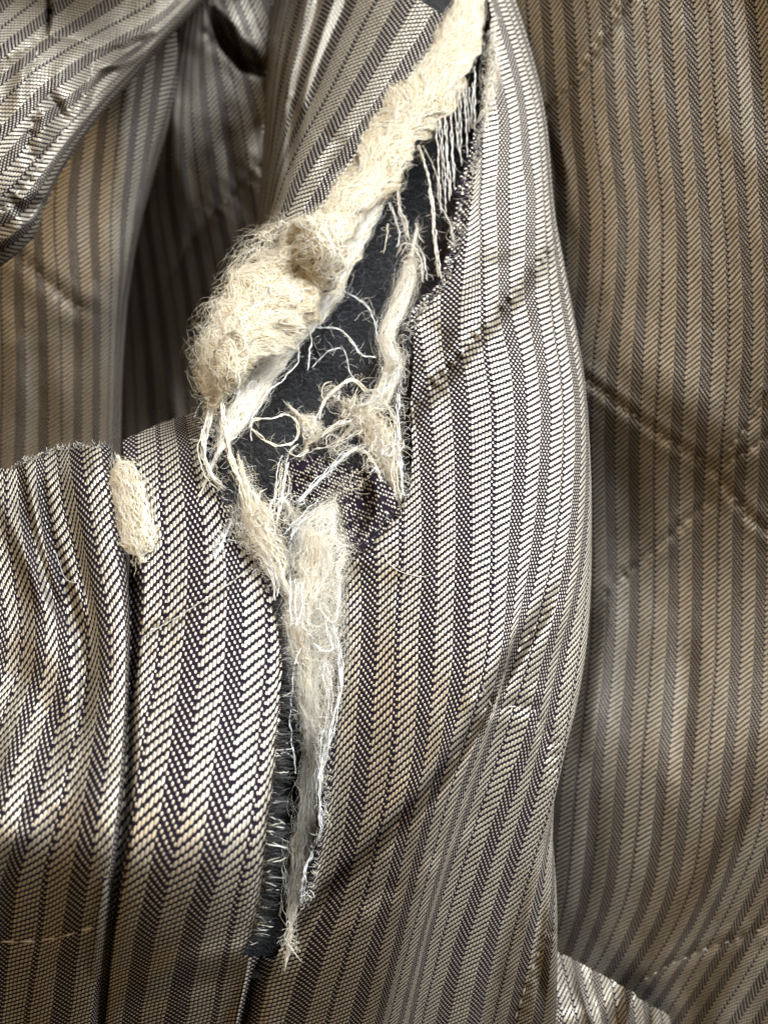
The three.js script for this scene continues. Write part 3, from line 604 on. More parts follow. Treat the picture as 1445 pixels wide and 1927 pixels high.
// ---------------------------------------------------------------- cream padding pushed out of the tear
const battHeight = noiseTexture(512, (x, y) => 0.5 + 0.35 * nz(x * 8, y * 90, 1) + 0.25 * nz(x * 20 + 3 * nz(x * 6, y * 6, 8), y * 160, 2) + 0.15 * nz(x * 80, y * 80, 3));
const battColor = noiseTexture(512, (x, y) => { const t = clamp(0.5 + 0.9 * nz(x * 5, y * 7, 4) + 0.4 * nz(x * 14, y * 50, 6), 0, 1), c = mixc([0.62, 0.55, 0.42], [0.74, 0.70, 0.61], t), k = 1 + 0.10 * nz(x * 30, y * 140, 9); return c.map(v => v * k); }, true);
const battMat = new THREE.MeshPhysicalMaterial({ map: battColor, bumpMap: battHeight, bumpScale: 0.0004, roughness: 1, side: THREE.DoubleSide });
function padding(name, path, { flat = 0.7, lump = 0.3, fibres = 600, warm = 0.5, wild = 1, label, seedZ = 0, hair = 1, fine = 1, thin = 0.9, loose = 0.12, puff = 1, blunt = false, onlyFibres = false } = {}) {
  const cx = new THREE.CatmullRomCurve3(path.map(([X, Y, lift]) => at(X, Y, lev(X, Y) - lift)), false, 'centripetal');
  const rad = curve(path.map((p, i) => [i / (path.length - 1), p[3] * lev(p[0], p[1]) / F * 1e-3]));
  const NS = Math.max(24, path.length * 14), NA = 40, pos = [], uv = [], idx = [];
  const frame = (s) => { const c = cx.getPoint(s), T = cx.getTangent(s), side = new THREE.Vector3(0, 1, 0).cross(T).normalize(), up = T.clone().cross(side).normalize(); return { c, T, side, up, r: Math.max(0.0001, rad(s)) * Math.pow(Math.max(0.02, 1 - Math.pow(Math.abs(2 * s - 1), 9)), 0.6) }; };
  const surf = (f, s, a) => {
    const c = Math.cos(a), q = Math.sin(a);
    const w = thin * (1 + lump * (1.1 * nz(s * path.length * 0.9 + seedZ, c * 1.2 + 5, q * 1.2 + seedZ) + 0.7 * nz(s * path.length * 2.3, c * 2.6 + seedZ, q * 2.6) + 0.5 * nz(s * path.length * 5 + 1.5 * nz(s * path.length * 2, c * 3, q * 3), c * 5, q * 5 + seedZ)));
    return f.c.clone().addScaledVector(f.side, c * f.r * w).addScaledVector(f.up, q * f.r * flat * w);
  };
  for (let i = 0; i <= NS; i++) { const s = i / NS, f = frame(s); for (let j = 0; j <= NA; j++) { const p = surf(f, s, j / NA * Math.PI * 2); pos.push(p.x, p.y, p.z); uv.push(j / NA * f.r * 260, s * path.length * 0.55); } }
  for (let i = 0; i < NS; i++) for (let j = 0; j < NA; j++) { const a = i * (NA + 1) + j; idx.push(a, a + 1, a + NA + 1, a + 1, a + NA + 2, a + NA + 1); }
  const g = new THREE.BufferGeometry(); g.setAttribute('position', new THREE.Float32BufferAttribute(pos, 3)); g.setAttribute('uv', new THREE.Float32BufferAttribute(uv, 2)); g.setIndex(idx); g.computeVertexNormals();
  const st = new Strands(3), FQ = 105, LEN = cx.getLength();
  const tint = () => { const t = rnd(); return t < warm * 0.65 ? mixc(STRAW, CREAM, rnd()) : t < warm ? mixc(TAN, CREAM, rnd()) : mixc(CREAM, WHITE, rnd()); };
  for (let k = 0; k < fibres; k++) {
    let s = rr(0.0, 1.0), a = rr(-0.5, Math.PI + 0.5); const fly = rnd() < loose;
    const sign = rnd() < 0.5 ? 1 : -1, jit = rr(-0.8, 0.8) * wild, curl = (rnd() < 0.5 ? -1 : 1) * rr(0, 0.24) * wild, step = rr(0.0002, 0.00055) * hair;
    let off = rr(-0.00008, 0.00022) * puff + (fly ? rr(0, 0.0005) : 0); const grow = fly ? rr(0.00002, 0.00012) * puff : rr(-0.00002, 0.00002), pts = [], nrm = [];
    for (let i = 0; i < 11; i++) {
      const f = frame(clamp(s, 0.003, 0.997)), c = Math.cos(a), q = Math.sin(a), n = new THREE.Vector3().addScaledVector(f.side, c).addScaledVector(f.up, q / flat).normalize(), p = surf(f, clamp(s, 0.003, 0.997), a);
      if (!blunt && (s < 0 || s > 1)) p.addScaledVector(f.T, (s < 0 ? s : s - 1) * LEN);
      p.addScaledVector(n, off); pts.push(p); nrm.push(n);
      // locks: neighbouring fibres share a swirling direction, each with its own wave
      const ang = jit + curl * i + wild * (2.2 * nz(p.x * FQ + seedZ, p.z * FQ, seedZ) + 0.7 * nz(p.x * FQ * 3.3, p.z * FQ * 3.3 + seedZ, 4.2)) + 0.2 * Math.sin(i * 1.1 + k);
      s += sign * Math.cos(ang) * step / LEN; a += sign * Math.sin(ang) * step / Math.max(f.r, 0.0004); off += grow + 0.00004 * nz(i * 0.6, k * 0.37);
    }
    if (fly) st.add(pts, rr(0.010, 0.022) * fine * 1e-3, tint(), 0.3); else st.ribbon(pts, nrm, rr(0.016, 0.04) * fine * 1e-3, tint());
  }
  if (onlyFibres) { const m = part(name, st.build(), fibreMat, coat, true); if (label) m.userData.label = label; return m; }
  const m = part(name, g, battMat, coat); if (label) m.userData.label = label;
  part('padding_fibres', st.build(), fibreMat, m, true);
  return m;
}
padding('padding_roll', [[890, -50, 1, 34], [872, 40, 2, 36], [845, 110, 3, 46], [805, 180, 4, 54], [765, 225, 4, 50], [728, 275, 4, 50], [700, 330, 4, 46], [655, 390, 5, 46], [618, 440, 5, 50]], { flat: 0.36, lump: 0.46, thin: 0.82, fibres: 5200, warm: 0.58, wild: 0.5, hair: 1.6, loose: 0.14, label: 'long cream padding roll along the upper tear', seedZ: 1.3 });
padding('padding_roll', [[640, 400, 5, 34], [600, 455, 8, 52], [560, 510, 8, 66], [515, 560, 8, 72], [470, 610, 7, 70], [435, 660, 6, 56], [412, 710, 4, 36], [402, 755, 2, 16]], { flat: 0.46, lump: 0.55, thin: 0.84, fibres: 6500, warm: 0.66, wild: 0.75, hair: 1.5, loose: 0.2, label: 'thick fuzzy yellowish padding roll at the armhole edge', seedZ: 4.1 });
padding('padding_lump', [[548, 428, 10, 20], [578, 440, 13, 34], [604, 470, 14, 38], [606, 512, 11, 32], [590, 545, 8, 20]], { flat: 0.55, lump: 0.5, fibres: 1300, warm: 0.2, wild: 1.1, seedZ: 9.4 });
padding('padding_lump', [[420, 640, 9, 14], [440, 655, 11, 26], [432, 700, 9, 26], [418, 735, 6, 14]], { flat: 0.5, lump: 0.6, fibres: 700, warm: 0.6, wild: 1.0, seedZ: 10.9 });
padding('padding_strand', [[730, 330, 2, 24], [690, 390, 2, 30], [650, 460, 2, 30], [620, 530, 1, 30], [585, 585, 0, 28], [545, 640, -1, 22], [505, 695, -1, 22], [470, 745, -1, 24], [435, 800, 0, 22], [412, 850, 0, 12]], { flat: 0.4, lump: 0.4, fibres: 2600, warm: 0.05, wild: 0.3, hair: 1.8, label: 'thin bluish white padding strand beside the wool', seedZ: 2.7 });
padding('padding_strand', [[468, 925, 1, 14], [478, 960, 2, 22], [490, 1000, 2, 28], [508, 1040, 2, 28], [528, 1085, 2, 18]], { flat: 0.35, lump: 0.6, thin: 0.7, fibres: 1300, warm: 0.45, wild: 0.4, hair: 1.5, loose: 0.2, puff: 1.6, seedZ: 7.7 });
padding('padding_roll', [[560, 985, 0, 18], [578, 1020, 2, 36], [590, 1055, 3, 48], [586, 1095, 3, 46], [566, 1140, 2, 36], [556, 1190, 1, 28], [566, 1240, 0, 26], [572, 1290, 0, 24], [575, 1340, -1, 18]], { flat: 0.3, lump: 0.7, thin: 0.5, fibres: 2600, warm: 0.28, wild: 0.65, hair: 1.8, loose: 0.3, puff: 2, label: 'flattened cream padding filling the lower tear', seedZ: 12.2 });
padding('padding_strand', [[572, 1320, -2, 14], [582, 1380, -2.4, 16], [584, 1440, -2.6, 18], [580, 1500, -2.6, 21], [573, 1560, -2.6, 23], [564, 1620, -2.6, 21], [555, 1680, -2.4, 16], [548, 1735, -2.2, 9]], { flat: 0.25, lump: 0.7, thin: 0.7, fibres: 1300, warm: 0.15, wild: 0.3, hair: 1.8, loose: 0.2, puff: 1.4, seedZ: 15.9 });
padding('padding_lump', [[662, 770, 1, 12], [690, 790, 2, 22], [712, 820, 2, 28], [724, 860, 1, 22], [738, 905, 0, 10]], { flat: 0.3, lump: 0.7, thin: 0.6, fibres: 1600, warm: 0.45, wild: 0.8, hair: 1.4, loose: 0.25, puff: 1.6, seedZ: 21.1 });
padding('padding_lump', [[565, 785, 2, 10], [578, 798, 3, 17], [584, 815, 3, 16], [578, 835, 2, 9]], { flat: 0.5, lump: 0.5, thin: 0.8, fibres: 420, warm: 0.4, wild: 0.9, seedZ: 23.1 });
padding('padding_fluff', [[625, 950, 1, 12], [606, 985, 2, 28], [598, 1030, 3, 44], [608, 1075, 2, 38], [616, 1130, 1, 24], [612, 1200, 0, 24], [606, 1290, 0, 22], [602, 1380, 0, 14]], { flat: 0.35, fibres: 1700, warm: 0.03, wild: 0.8, hair: 2.0, fine: 0.65, loose: 0.5, puff: 2, onlyFibres: true, label: 'loose white wispy fibres over the lower tear', seedZ: 30.3 });
padding('padding_fluff', [[775, 480, 1, 8], [768, 520, 2, 14], [748, 580, 2, 15], [728, 630, 2, 13], [738, 690, 2, 15], [718, 745, 2, 17], [690, 775, 2, 18]], { flat: 0.5, fibres: 900, warm: 0.2, wild: 0.3, hair: 2.2, fine: 0.7, loose: 0.25, puff: 1.5, onlyFibres: true, seedZ: 33.3 });
padding('padding_fluff', [[930, 70, 1, 9], [925, 150, 1, 12], [916, 210, 1, 9]], { fibres: 200, warm: 0.4, wild: 0.9, hair: 1.6, loose: 0.5, onlyFibres: true, seedZ: 36.3 });
padding('padding_fluff', [[520, 430, 9, 18], [480, 480, 9, 22], [440, 560, 8, 24], [410, 620, 7, 24], [396, 690, 5, 20], [392, 750, 4, 14]], { fibres: 700, warm: 0.6, wild: 1.6, hair: 1.4, fine: 0.8, loose: 0.7, puff: 2, onlyFibres: true, seedZ: 39.3 });

// a plug of padding poking out of a slit in the lining
{
  const d = body.depth(255, 960) - lev(255, 960);
  padding('padding_plug', [[226, 872, -d - 0.2, 20], [231, 892, -d + 0.5, 26], [242, 925, -d + 0.9, 31], [252, 960, -d + 1.1, 33], [258, 995, -d + 1.0, 33], [263, 1022, -d + 0.7, 32], [266, 1044, -d - 0.2, 24]], { flat: 0.34, lump: 0.34, fibres: 2200, warm: 0.5, wild: 0.6, hair: 0.6, loose: 0.1, label: 'stubby padding plug poking out of a slit beside the seam', seedZ: 44.4 });
}

// ---------------------------------------------------------------- loosened yarns
function yarn(pts, { r: r0 = 0.11, color = CREAM, plies = 2, fuzz = 14, name = 'frayed_thread', parent = coat, wobble = 0.3, lift = 2 } = {}) {
  const r = r0 * 0.68, V = pts.map(([X, Y, l]) => at(X, Y, lev(X, Y) - (l ?? lift)));
  const c = new THREE.CatmullRomCurve3(V, false, 'centripetal'), L = c.getLength(), n = clamp(Math.round(L / 0.00045), 10, 90), s = new Strands(5);
  const phase = rr(0, 6.3), tw = L / 0.0016 * Math.PI;
  const ctr = []; for (let i = 0; i <= n; i++) { const p = c.getPointAt(i / n); p.x += wobble * 1e-3 * (nz(i * 0.23, phase) + 0.5 * nz(i * 0.61, phase + 3)); p.z += wobble * 1e-3 * (nz(i * 0.23, phase + 9) + 0.5 * nz(i * 0.61, phase + 13)); p.y += wobble * 1e-3 * nz(i * 0.2, phase + 20); ctr.push(p); }
  for (let k = 0; k < plies; k++) {
    const P = ctr.map((p, i) => { const T = c.getTangentAt(i / n), a = new THREE.Vector3(0, 1, 0).cross(T).normalize(), b = T.clone().cross(a), th = phase + k / plies * 6.283 + tw * i / n, q = plies > 1 ? r * 0.55e-3 : 0; return p.clone().addScaledVector(a, Math.cos(th) * q).addScaledVector(b, Math.sin(th) * q); });
    s.add(P, (e) => (plies > 1 ? r * 0.62 : r) * 1e-3 * (1 + 0.45 * nz(e * n * 0.13, phase + k)), mixc(color, WHITE, 0.25 * rnd()), 0.6);
  }
  for (let k = 0; k < fuzz; k++) {
    const i = Math.floor(rr(0, n)), p = ctr[i].clone(), dir = new THREE.Vector3(rr(-1, 1), rr(-0.3, 0.8), rr(-1, 1)).normalize(), ax = new THREE.Vector3(rr(-1, 1), rr(-1, 1), rr(-1, 1)).normalize(), P = [], st = rr(0.00012, 0.0004), turn = rr(-0.7, 0.7);
    for (let q = 0; q < 6; q++) { P.push(p.clone()); p.addScaledVector(dir, st); dir.applyAxisAngle(ax, turn); }
    s.add(P, 0.02e-3, color, 0.3);
  }
  return part(name, s.build(), yarnMat, parent);
}
const bundle = (pts, n, spread, o = {}) => { for (let k = 0; k < n; k++) { const a = rr(-spread, spread), b = rr(-spread, spread); yarn(pts.map(([X, Y, l], i) => [X + a + rr(-0.35, 0.35) * spread, Y + b + rr(-0.35, 0.35) * spread, (l ?? 2) + rr(-0.5, 0.5)]), { color: mixc(o.base ?? CREAM, WHITE, rnd() * 0.8), r: rr(0.07, 0.13), ...o }); } };
// threads still spanning the top of the tear
for (let k = 0; k < 15; k++) {
  const e = k / 14, x0 = 812 + e * 82, y0 = 130 + 30 * Math.sin(e * 3) + rr(-25, 25), x1 = 832 + e * 62 + rr(-4, 4), y1 = 400 - e * 165 + rr(-30, 25);
  yarn([[x0, y0, 4.5], [x0 + (x1 - x0) * 0.35 + rr(-2, 2), y0 + (y1 - y0) * 0.35, 3.5], [x0 + (x1 - x0) * 0.7 + rr(-2, 2), y0 + (y1 - y0) * 0.7, 2], [x1, y1, 0.4]], { r: rr(0.12, 0.19), color: mixc(CREAM, WHITE, 0.4 + 0.6 * rnd()), fuzz: 5 });
}
bundle([[788, 272, 4], [806, 336, 3], [814, 394, 3], [818, 442, 3], [829, 520, 1.5]], 3, 2.5, { r: 0.17 });
bundle([[796, 274, 4], [812, 305, 3], [823, 340, 2], [826, 380, 1]], 1, 1);
bundle([[748, 350, 4], [750, 394, 3], [761, 423, 3], [765, 452, 2]], 5, 6);
bundle([[735, 380, 4], [745, 410, 3], [752, 440, 2], [748, 465, 2]], 2, 4);
bundle([[730, 419, 3], [726, 452, 3], [720, 477, 2]], 1, 1);
bundle([[828, 385, 3], [845, 425, 2], [850, 450, 1]], 2, 3);
bundle([[752, 478, 2], [763, 460, 3], [783, 469, 3], [795, 491, 3], [796, 530, 2]], 4, 4);
bundle([[783, 420, 2], [790, 450, 2], [798, 458, 2]], 1, 2);
bundle([[905, 140, 2], [915, 180, 2], [902, 215, 2], [885, 240, 1]], 2, 4, { r: 0.09 });
bundle([[925, 60, 2], [935, 110, 2], [925, 150, 2], [908, 190, 2]], 3, 5, { r: 0.08 });
// threads looping over the wool
bundle([[624, 537, 3], [651, 552, 3], [685, 571, 2.5], [704, 602, 2], [712, 647, 2]], 2, 1.6, { r: 0.10, base: WHITE });
bundle([[626, 545, 3], [613, 575, 3], [597, 613, 2.5]], 2, 1.6, { r: 0.10, base: WHITE });
bundle([[597, 615, 2.5], [643, 625, 2.5], [666, 651, 2], [681, 670, 2], [706, 672, 2]], 2, 2.4, { r: 0.13, base: WHITE });
yarn([[527, 592, 8], [563, 606, 5], [582, 628, 3], [584, 666, 2.5], [578, 697, 2]], { r: 0.16, color: mixc(CREAM, WHITE, 0.6) });
yarn([[586, 693, 2], [600, 678, 2.4], [616, 663, 3], [632, 656, 3], [643, 655, 2.5]], { r: 0.10, color: WHITE });
yarn([[646, 656, 2.5], [652, 668, 2.3], [655, 693, 2], [667, 717, 2]], { r: 0.11, color: WHITE });
yarn([[557, 640, 4], [561, 674, 3.5], [540, 705, 3], [514, 731, 3], [487, 765, 3], [472, 800, 3], [472, 830, 2.5]], { r: 0.12, color: WHITE });
bundle([[472, 806, 3], [481, 792, 3], [514, 788, 3.5], [545, 782, 3.5], [562, 800, 3], [556, 830, 3], [521, 838, 3], [491, 823, 3], [474, 808, 3]], 2, 1.8, { r: 0.15 });
yarn([[450, 735, 4], [447, 752, 4], [458, 760, 3.5], [474, 755, 3]], { r: 0.12, color: WHITE });
yarn([[465, 730, 1.5], [475, 718, 1.8], [484, 722, 1.5], [478, 734, 1.2], [466, 733, 1.5]], { r: 0.09, color: WHITE });
bundle([[601, 785, 3], [612, 755, 3.5], [640, 729, 4], [667, 717, 4], [690, 738, 3]], 5, 4.5, { r: 0.15 });
bundle([[598, 822, 3.5], [630, 803, 3.5], [656, 790, 3]], 6, 7, { r: 0.12 });
bundle([[585, 845, 3], [620, 838, 3], [660, 820, 3], [690, 800, 2]], 2, 3, { r: 0.11 });
bundle([[640, 815, 3], [670, 745, 3], [658, 770, 3], [672, 728, 3.5]], 1, 1);
// tangles of pulled yarn
function tangle(cx, cy, R, n, o = {}) {
  for (let k = 0; k < n; k++) {
    const ox = rr(-0.7, 0.7) * R, oy = rr(-0.7, 0.7) * R, P = []; let a = rr(0, 6.3), x = cx + ox, y = cy + oy, l = rr(2, 4); const turn = (rnd() < 0.5 ? -1 : 1) * rr(0.35, 1.3), st = R * rr(0.3, 0.75);
    for (let i = 0; i < 7; i++) { P.push([x, y, l]); x += Math.cos(a) * st; y += Math.sin(a) * st; a += turn * rr(0.3, 1.4); l = clamp(l + rr(-0.6, 0.6), 1, 4.5); x += (cx - x) * 0.18; y += (cy - y) * 0.18; }
    yarn(P, { r: rr(0.07, 0.16), color: mixc(rnd() < 0.3 ? TAN : CREAM, WHITE, rnd() * 0.7), fuzz: 12, ...o });
  }
}
tangle(580, 808, 15, 9); tangle(668, 785, 20, 10); tangle(700, 800, 26, 12); tangle(722, 850, 24, 10); tangle(690, 750, 26, 8, { r: 0.08 }); tangle(640, 840, 22, 6, { r: 0.08 }); tangle(735, 690, 14, 6); tangle(628, 745, 22, 5);
tangle(500, 960, 22, 6); tangle(560, 960, 26, 5, { r: 0.07 }); tangle(590, 1060, 34, 7, { r: 0.07 }); tangle(600, 1170, 26, 5, { r: 0.07 }); tangle(690, 890, 26, 5, { r: 0.07 }); tangle(775, 490, 20, 5, { r: 0.08 }); tangle(420, 720, 18, 5, { r: 0.07 }); tangle(520, 500, 40, 5, { r: 0.06 });
for (let k = 0; k < 14; k++) tangle(rr(520, 720), rr(560, 860), 30, 1, { r: 0.035, fuzz: 2 });
bundle([[560, 838, 3], [545, 852, 3], [560, 858, 3], [580, 846, 3]], 2, 2);
bundle([[735, 672, 3], [745, 690, 3], [728, 730, 3], [700, 755, 3], [673, 768, 3]], 4, 5, { r: 0.11, base: WHITE });
bundle([[720, 660, 2.5], [735, 674, 3], [745, 685, 3], [748, 720, 2]], 3, 4, { r: 0.10, base: WHITE });
bundle([[750, 742, 1.5], [746, 800, 1.5], [752, 876, 1.2], [757, 935, 0.8]], 3, 3, { r: 0.13, base: WHITE });
bundle([[715, 742, 2.5], [740, 780, 2], [748, 830, 2], [742, 890, 1.6], [750, 940, 1]], 4, 8, { r: 0.10 });
bundle([[655, 850, 2.6], [680, 846, 3], [700, 864, 3], [714, 890, 2.6], [722, 915, 1.6]], 4, 4, { r: 0.11 });
bundle([[690, 835, 2.6], [655, 850, 2.8], [616, 887, 2.8], [580, 921, 2.5], [565, 940, 2]], 6, 5, { r: 0.10, base: WHITE });
bundle([[537, 862, 2], [527, 906, 2.5], [522, 945, 2.5], [515, 975, 3]], 7, 8, { r: 0.10, base: STRAW });
bundle([[535, 870, 3], [545, 900, 3], [544, 925, 3], [528, 945, 3], [505, 948, 3]], 1, 1, { r: 0.10 });
// flat strand bridging to the lower padding, and the bundle along the left lip
bundle([[414, 735, 4], [420, 785, 4], [430, 838, 4], [446, 895, 3.5], [462, 940, 3]], 6, 3.6, { r: 0.16, base: STRAW });
bundle([[402, 755, 2], [388, 800, 2.2], [382, 850, 2], [396, 890, 1.6], [418, 918, 1]], 9, 8, { r: 0.12, base: STRAW });
// threads in the lower tear
bundle([[552, 1090, 5], [549, 1149, 4.5], [552, 1180, 4]], 3, 6, { r: 0.14, base: WHITE });
bundle([[568, 1093, 5], [566, 1149, 4], [555, 1176, 4]], 2, 4, { r: 0.11, base: WHITE });
yarn([[596, 1118, 5], [602, 1142, 4], [609, 1159, 4], [624, 1171, 3], [633, 1149, 3], [640, 1110, 3], [643, 1080, 2]], { r: 0.12, color: WHITE });
bundle([[599, 1143, 4], [610, 1170, 3], [618, 1196, 2.5], [624, 1220, 2], [609, 1227, 2.5], [590, 1212, 3]], 2, 3, { r: 0.11, base: WHITE });
yarn([[566, 1218, 3], [556, 1245, 2.5], [549, 1274, 2], [546, 1336, 1.5], [546, 1378, 1], [556, 1456, 0.6]], { r: 0.12, color: WHITE });
bundle([[624, 1174, 2], [636, 1230, 1.6], [641, 1290, 1.4], [630, 1352, 1.2], [612, 1420, 1], [600, 1487, 1], [605, 1549, 0.8], [590, 1600, 0.6], [574, 1640, 0.5], [568, 1705, 0.4]], 5, 4, { r: 0.11, base: WHITE });
bundle([[606, 1240, 2], [618, 1320, 1.6], [606, 1400, 1.2], [596, 1470, 1]], 3, 6, { r: 0.08, base: WHITE });
bundle([[505, 1065, 3], [515, 1080, 3], [520, 1105, 2.5], [518, 1125, 2]], 3, 5, { r: 0.14, base: TAN });
bundle([[560, 1790, -1], [540, 1760, -0.5], [556, 1720, 0]], 3, 6, { r: 0.08, base: STRAW });
bundle([[545, 1012, 3], [560, 990, 3], [590, 960, 2], [612, 945, 1.5]], 4, 8, { r: 0.08, base: WHITE });
bundle([[635, 955, 1], [625, 985, 1.5], [618, 1015, 2]], 3, 4, { r: 0.12, base: TAN });

// short dark weft ends fringing the left lip of the lower tear
{
  const memo = {}; body.edge = (X, Y) => memo[Math.round(Y / 8)] ??= body.depth(X - 4, Math.round(Y / 8) * 8);
  const s = new Strands(3), edge = curve([[1090, 500], [1150, 520], [1250, 531], [1330, 527], [1440, 520], [1540, 508], [1640, 500], [1720, 488], [1800, 458]]);
  for (let k = 0; k < 1000; k++) {
    const Y = rr(1085, 1795), clump = 0.5 + 0.9 * nz(Y * 0.035, 3.3) + 0.6 * nz(Y * 0.11, 8.1); if (rnd() > 0.45 + clump * 0.6) continue;
    const X0 = edge(Y) - rr(0, 8), L = rr(10, 40) * (Y > 1250 ? 0.75 + 0.6 * clump : 0.6) * smooth(1802, 1760, Y), t = rnd(), g = t < 0.10 ? rr(0.1, 0.4) : rr(0.008, 0.035), pts = [];
    const d0 = body.edge(X0, Y) - 0.1 + rr(0, 0.8), dr = rr(0.5, 3.2), sl = rr(-0.3, 0.35) + 0.3 * nz(Y * 0.05, 5.5), kink = rr(-5, 5);
    for (let i = 0; i < 6; i++) { const e = i / 5; pts.push(at(X0 + L * e, Y + L * sl * e + rr(-1, 1) + kink * e * e, d0 + dr * e * e - 0.5 * Math.sin(e * 3.1))); }
    s.add(pts, rr(0.02, 0.075) * 1e-3, t < 0.06 ? mixc(CREAM, WHITE, rnd()) : [g, g * 0.95, g * 0.92], 0.4);
  }
  part('weft_fringe', s.build(), yarnMat, coat, true);
}
// fuzz of broken warp ends along both lips
{
  const s = new Strands(3);
  const edges = [[[862, 0], [822, 78], [775, 160], [735, 230], [690, 290], [640, 370]], [[918, 60], [915, 200], [898, 280], [872, 350], [862, 440], [840, 530], [776, 600], [764, 660], [757, 760], [758, 850], [765, 915], [748, 965], [700, 1010], [640, 1060]], [[640, 1090], [640, 1180], [636, 1290], [606, 1400], [612, 1510], [590, 1620], [572, 1700]], [[386, 770], [430, 960], [498, 1080]]];
  for (const e of edges) { let L = 0; for (let i = 1; i < e.length; i++) L += Math.hypot(e[i][0] - e[i - 1][0], e[i][1] - e[i - 1][1]); const f = (t) => { let r = t * L; for (let i = 1; i < e.length; i++) { const q = Math.hypot(e[i][0] - e[i - 1][0], e[i][1] - e[i - 1][1]); if (r <= q) return [e[i - 1][0] + (e[i][0] - e[i - 1][0]) * r / q, e[i - 1][1] + (e[i][1] - e[i - 1][1]) * r / q]; r -= q; } return e[e.length - 1]; };
    for (let k = 0; k < L * 0.9; k++) {
      const [X, Y] = f(rnd()), dark = rnd() < 0.5, c = dark ? [0.02, 0.018, 0.022] : mixc(CREAM, WHITE, rnd()); let a = rr(0, 6.3), x = X + rr(-4, 4), y = Y + rr(-4, 4), z = lev(X, Y) - 0.6; const P = [], t = rr(-0.6, 0.6), q = rr(1.5, 4);
      for (let i = 0; i < 7; i++) { P.push(at(x, y, z)); x += Math.cos(a) * q; y += Math.sin(a) * q; z += rr(-0.25, 0.2); a += t; }
      s.add(P, rr(0.02, 0.045) * 1e-3, c, 0.3);
    } }
  part('broken_yarn_ends', s.build(), yarnMat, coat, true);
}

// raw edge of the lining along the armhole
{
  const s = new Strands(3), e = [[20, 880], [62, 862], [95, 848], [150, 838], [212, 838], [260, 815], [310, 795], [386, 774]];
  for (let k = 0; k < 220; k++) {
    const i = Math.floor(rr(0, e.length - 4)), t = rnd(), X = e[i][0] + (e[i + 1][0] - e[i][0]) * t, Y = e[i][1] + (e[i + 1][1] - e[i][1]) * t + rr(-2, 7), sheetAt = X < 218 ? left : body;
    const key = Math.round(X / 6); e.cache ??= {}; const d0 = e.cache[key] ??= sheetAt.depth(X, Y + 4);
    let a = rr(-2.6, -0.5), x = X, y = Y, z = d0 - 0.15; const P = [], q = rr(0.8, 2.6), tn = rr(-0.5, 0.5), c = rnd() < 0.45 ? [0.03, 0.026, 0.03] : mixc(CREAM, WHITE, rnd());
    for (let m = 0; m < 6; m++) { P.push(at(x, y, z)); x += Math.cos(a) * q; y += Math.sin(a) * q; z += rr(-0.2, 0.25); a += tn; }
    s.add(P, rr(0.018, 0.04) * 1e-3, c, 0.3);
  }
  part('raw_edge_fuzz', s.build(), yarnMat, coat, true);
}

// torn scrap of lining folded into the opening
const scrapSurface = cloth({
  turn: -38,
  cols: [[0, [[470, 880], [560, 1000], [640, 1120]]], [0.5, [[520, 850], [610, 960], [690, 1080]]], [1.0, [[575, 825], [660, 930], [740, 1040]]], [1.5, [[630, 800], [715, 890], [790, 1000]]], [2.0, [[690, 780], [770, 860], [850, 970]]]],
  along: [[0, 112.5], [1400, 112.5]], across: [[0, 2], [0.5, 0], [1.0, 0.5], [1.5, 0], [2, 1.5]],
  bend: (X, Y) => (Y - 950) * -0.034,
});
const scrap = sheet(scrapSurface, { t0: 800, t1: 1400, nu: 120, nt: 140, fray: 6, rough: 0.6, keep: [[540, 872], [600, 860], [662, 880], [708, 884], [742, 928], [752, 965], [712, 1012], [665, 1048], [632, 1066], [622, 1020], [640, 985], [612, 950], [560, 940], [532, 905]], relief: [ridge([[700, 885], [715, 940], [700, 990]], -1.8, 16), ridge([[680, 900], [690, 960], [660, 1010]], 1.4, 12), ridge([[560, 880], [620, 900], [660, 920]], -1.0, 16), ridge([[640, 930], [650, 980]], -1.0, 10)] });
part('torn_scrap', scrap.geometry, looseLining, coat);

// ---------------------------------------------------------------- quilting stitches
function stitches(panel, mesh, poly, { len = 15, gap = 9, r = 0.11, color = [0.42, 0.38, 0.31], skip = 0.25 } = {}) {
  let total = 0; for (let i = 1; i < poly.length; i++) total += Math.hypot(poly[i][0] - poly[i - 1][0], poly[i][1] - poly[i - 1][1]);
  const pt = (r) => { for (let i = 1; i < poly.length; i++) { const q = Math.hypot(poly[i][0] - poly[i - 1][0], poly[i][1] - poly[i - 1][1]); if (r <= q || i === poly.length - 1) return [poly[i - 1][0] + (poly[i][0] - poly[i - 1][0]) * r / q, poly[i - 1][1] + (poly[i][1] - poly[i - 1][1]) * r / q]; r -= q; } };
  for (let r0 = 4; r0 < total - len; r0 += len + gap) {
    if (rnd() < skip) continue;
    const s = new Strands(6), P = [];
    for (let i = 0; i <= 5; i++) { const e = i / 5, [X, Y] = pt(r0 + len * e); if (X < -10 || X > W + 10 || Y < -10 || Y > H + 10) continue; P.push(at(X, Y, panel.depth(X, Y) - 0.30 * Math.sin(e * Math.PI) + 0.06)); }
    if (P.length < 6) continue;
    s.add(P, r * 1e-3, mixc(color, [0.6, 0.57, 0.5], rnd() * 0.6), 0.5);
    part('stitch', s.build(), yarnMat, mesh);
  }
}
for (const q of centreQuilts) stitches(body, bodyMesh, q);
for (const q of rightQuilts) stitches(right, rightMesh, q, { len: 11, gap: 10, r: 0.09, color: [0.36, 0.31, 0.24] });
stitches(left, leftMesh, [[0, 1772], [50, 1772], [110, 1765], [160, 1750], [208, 1735]], { len: 26, gap: 12, r: 0.12, skip: 0 });
for (const q of flapQuilts) stitches(flap, flapMesh, q, { len: 9, gap: 7, r: 0.14 });
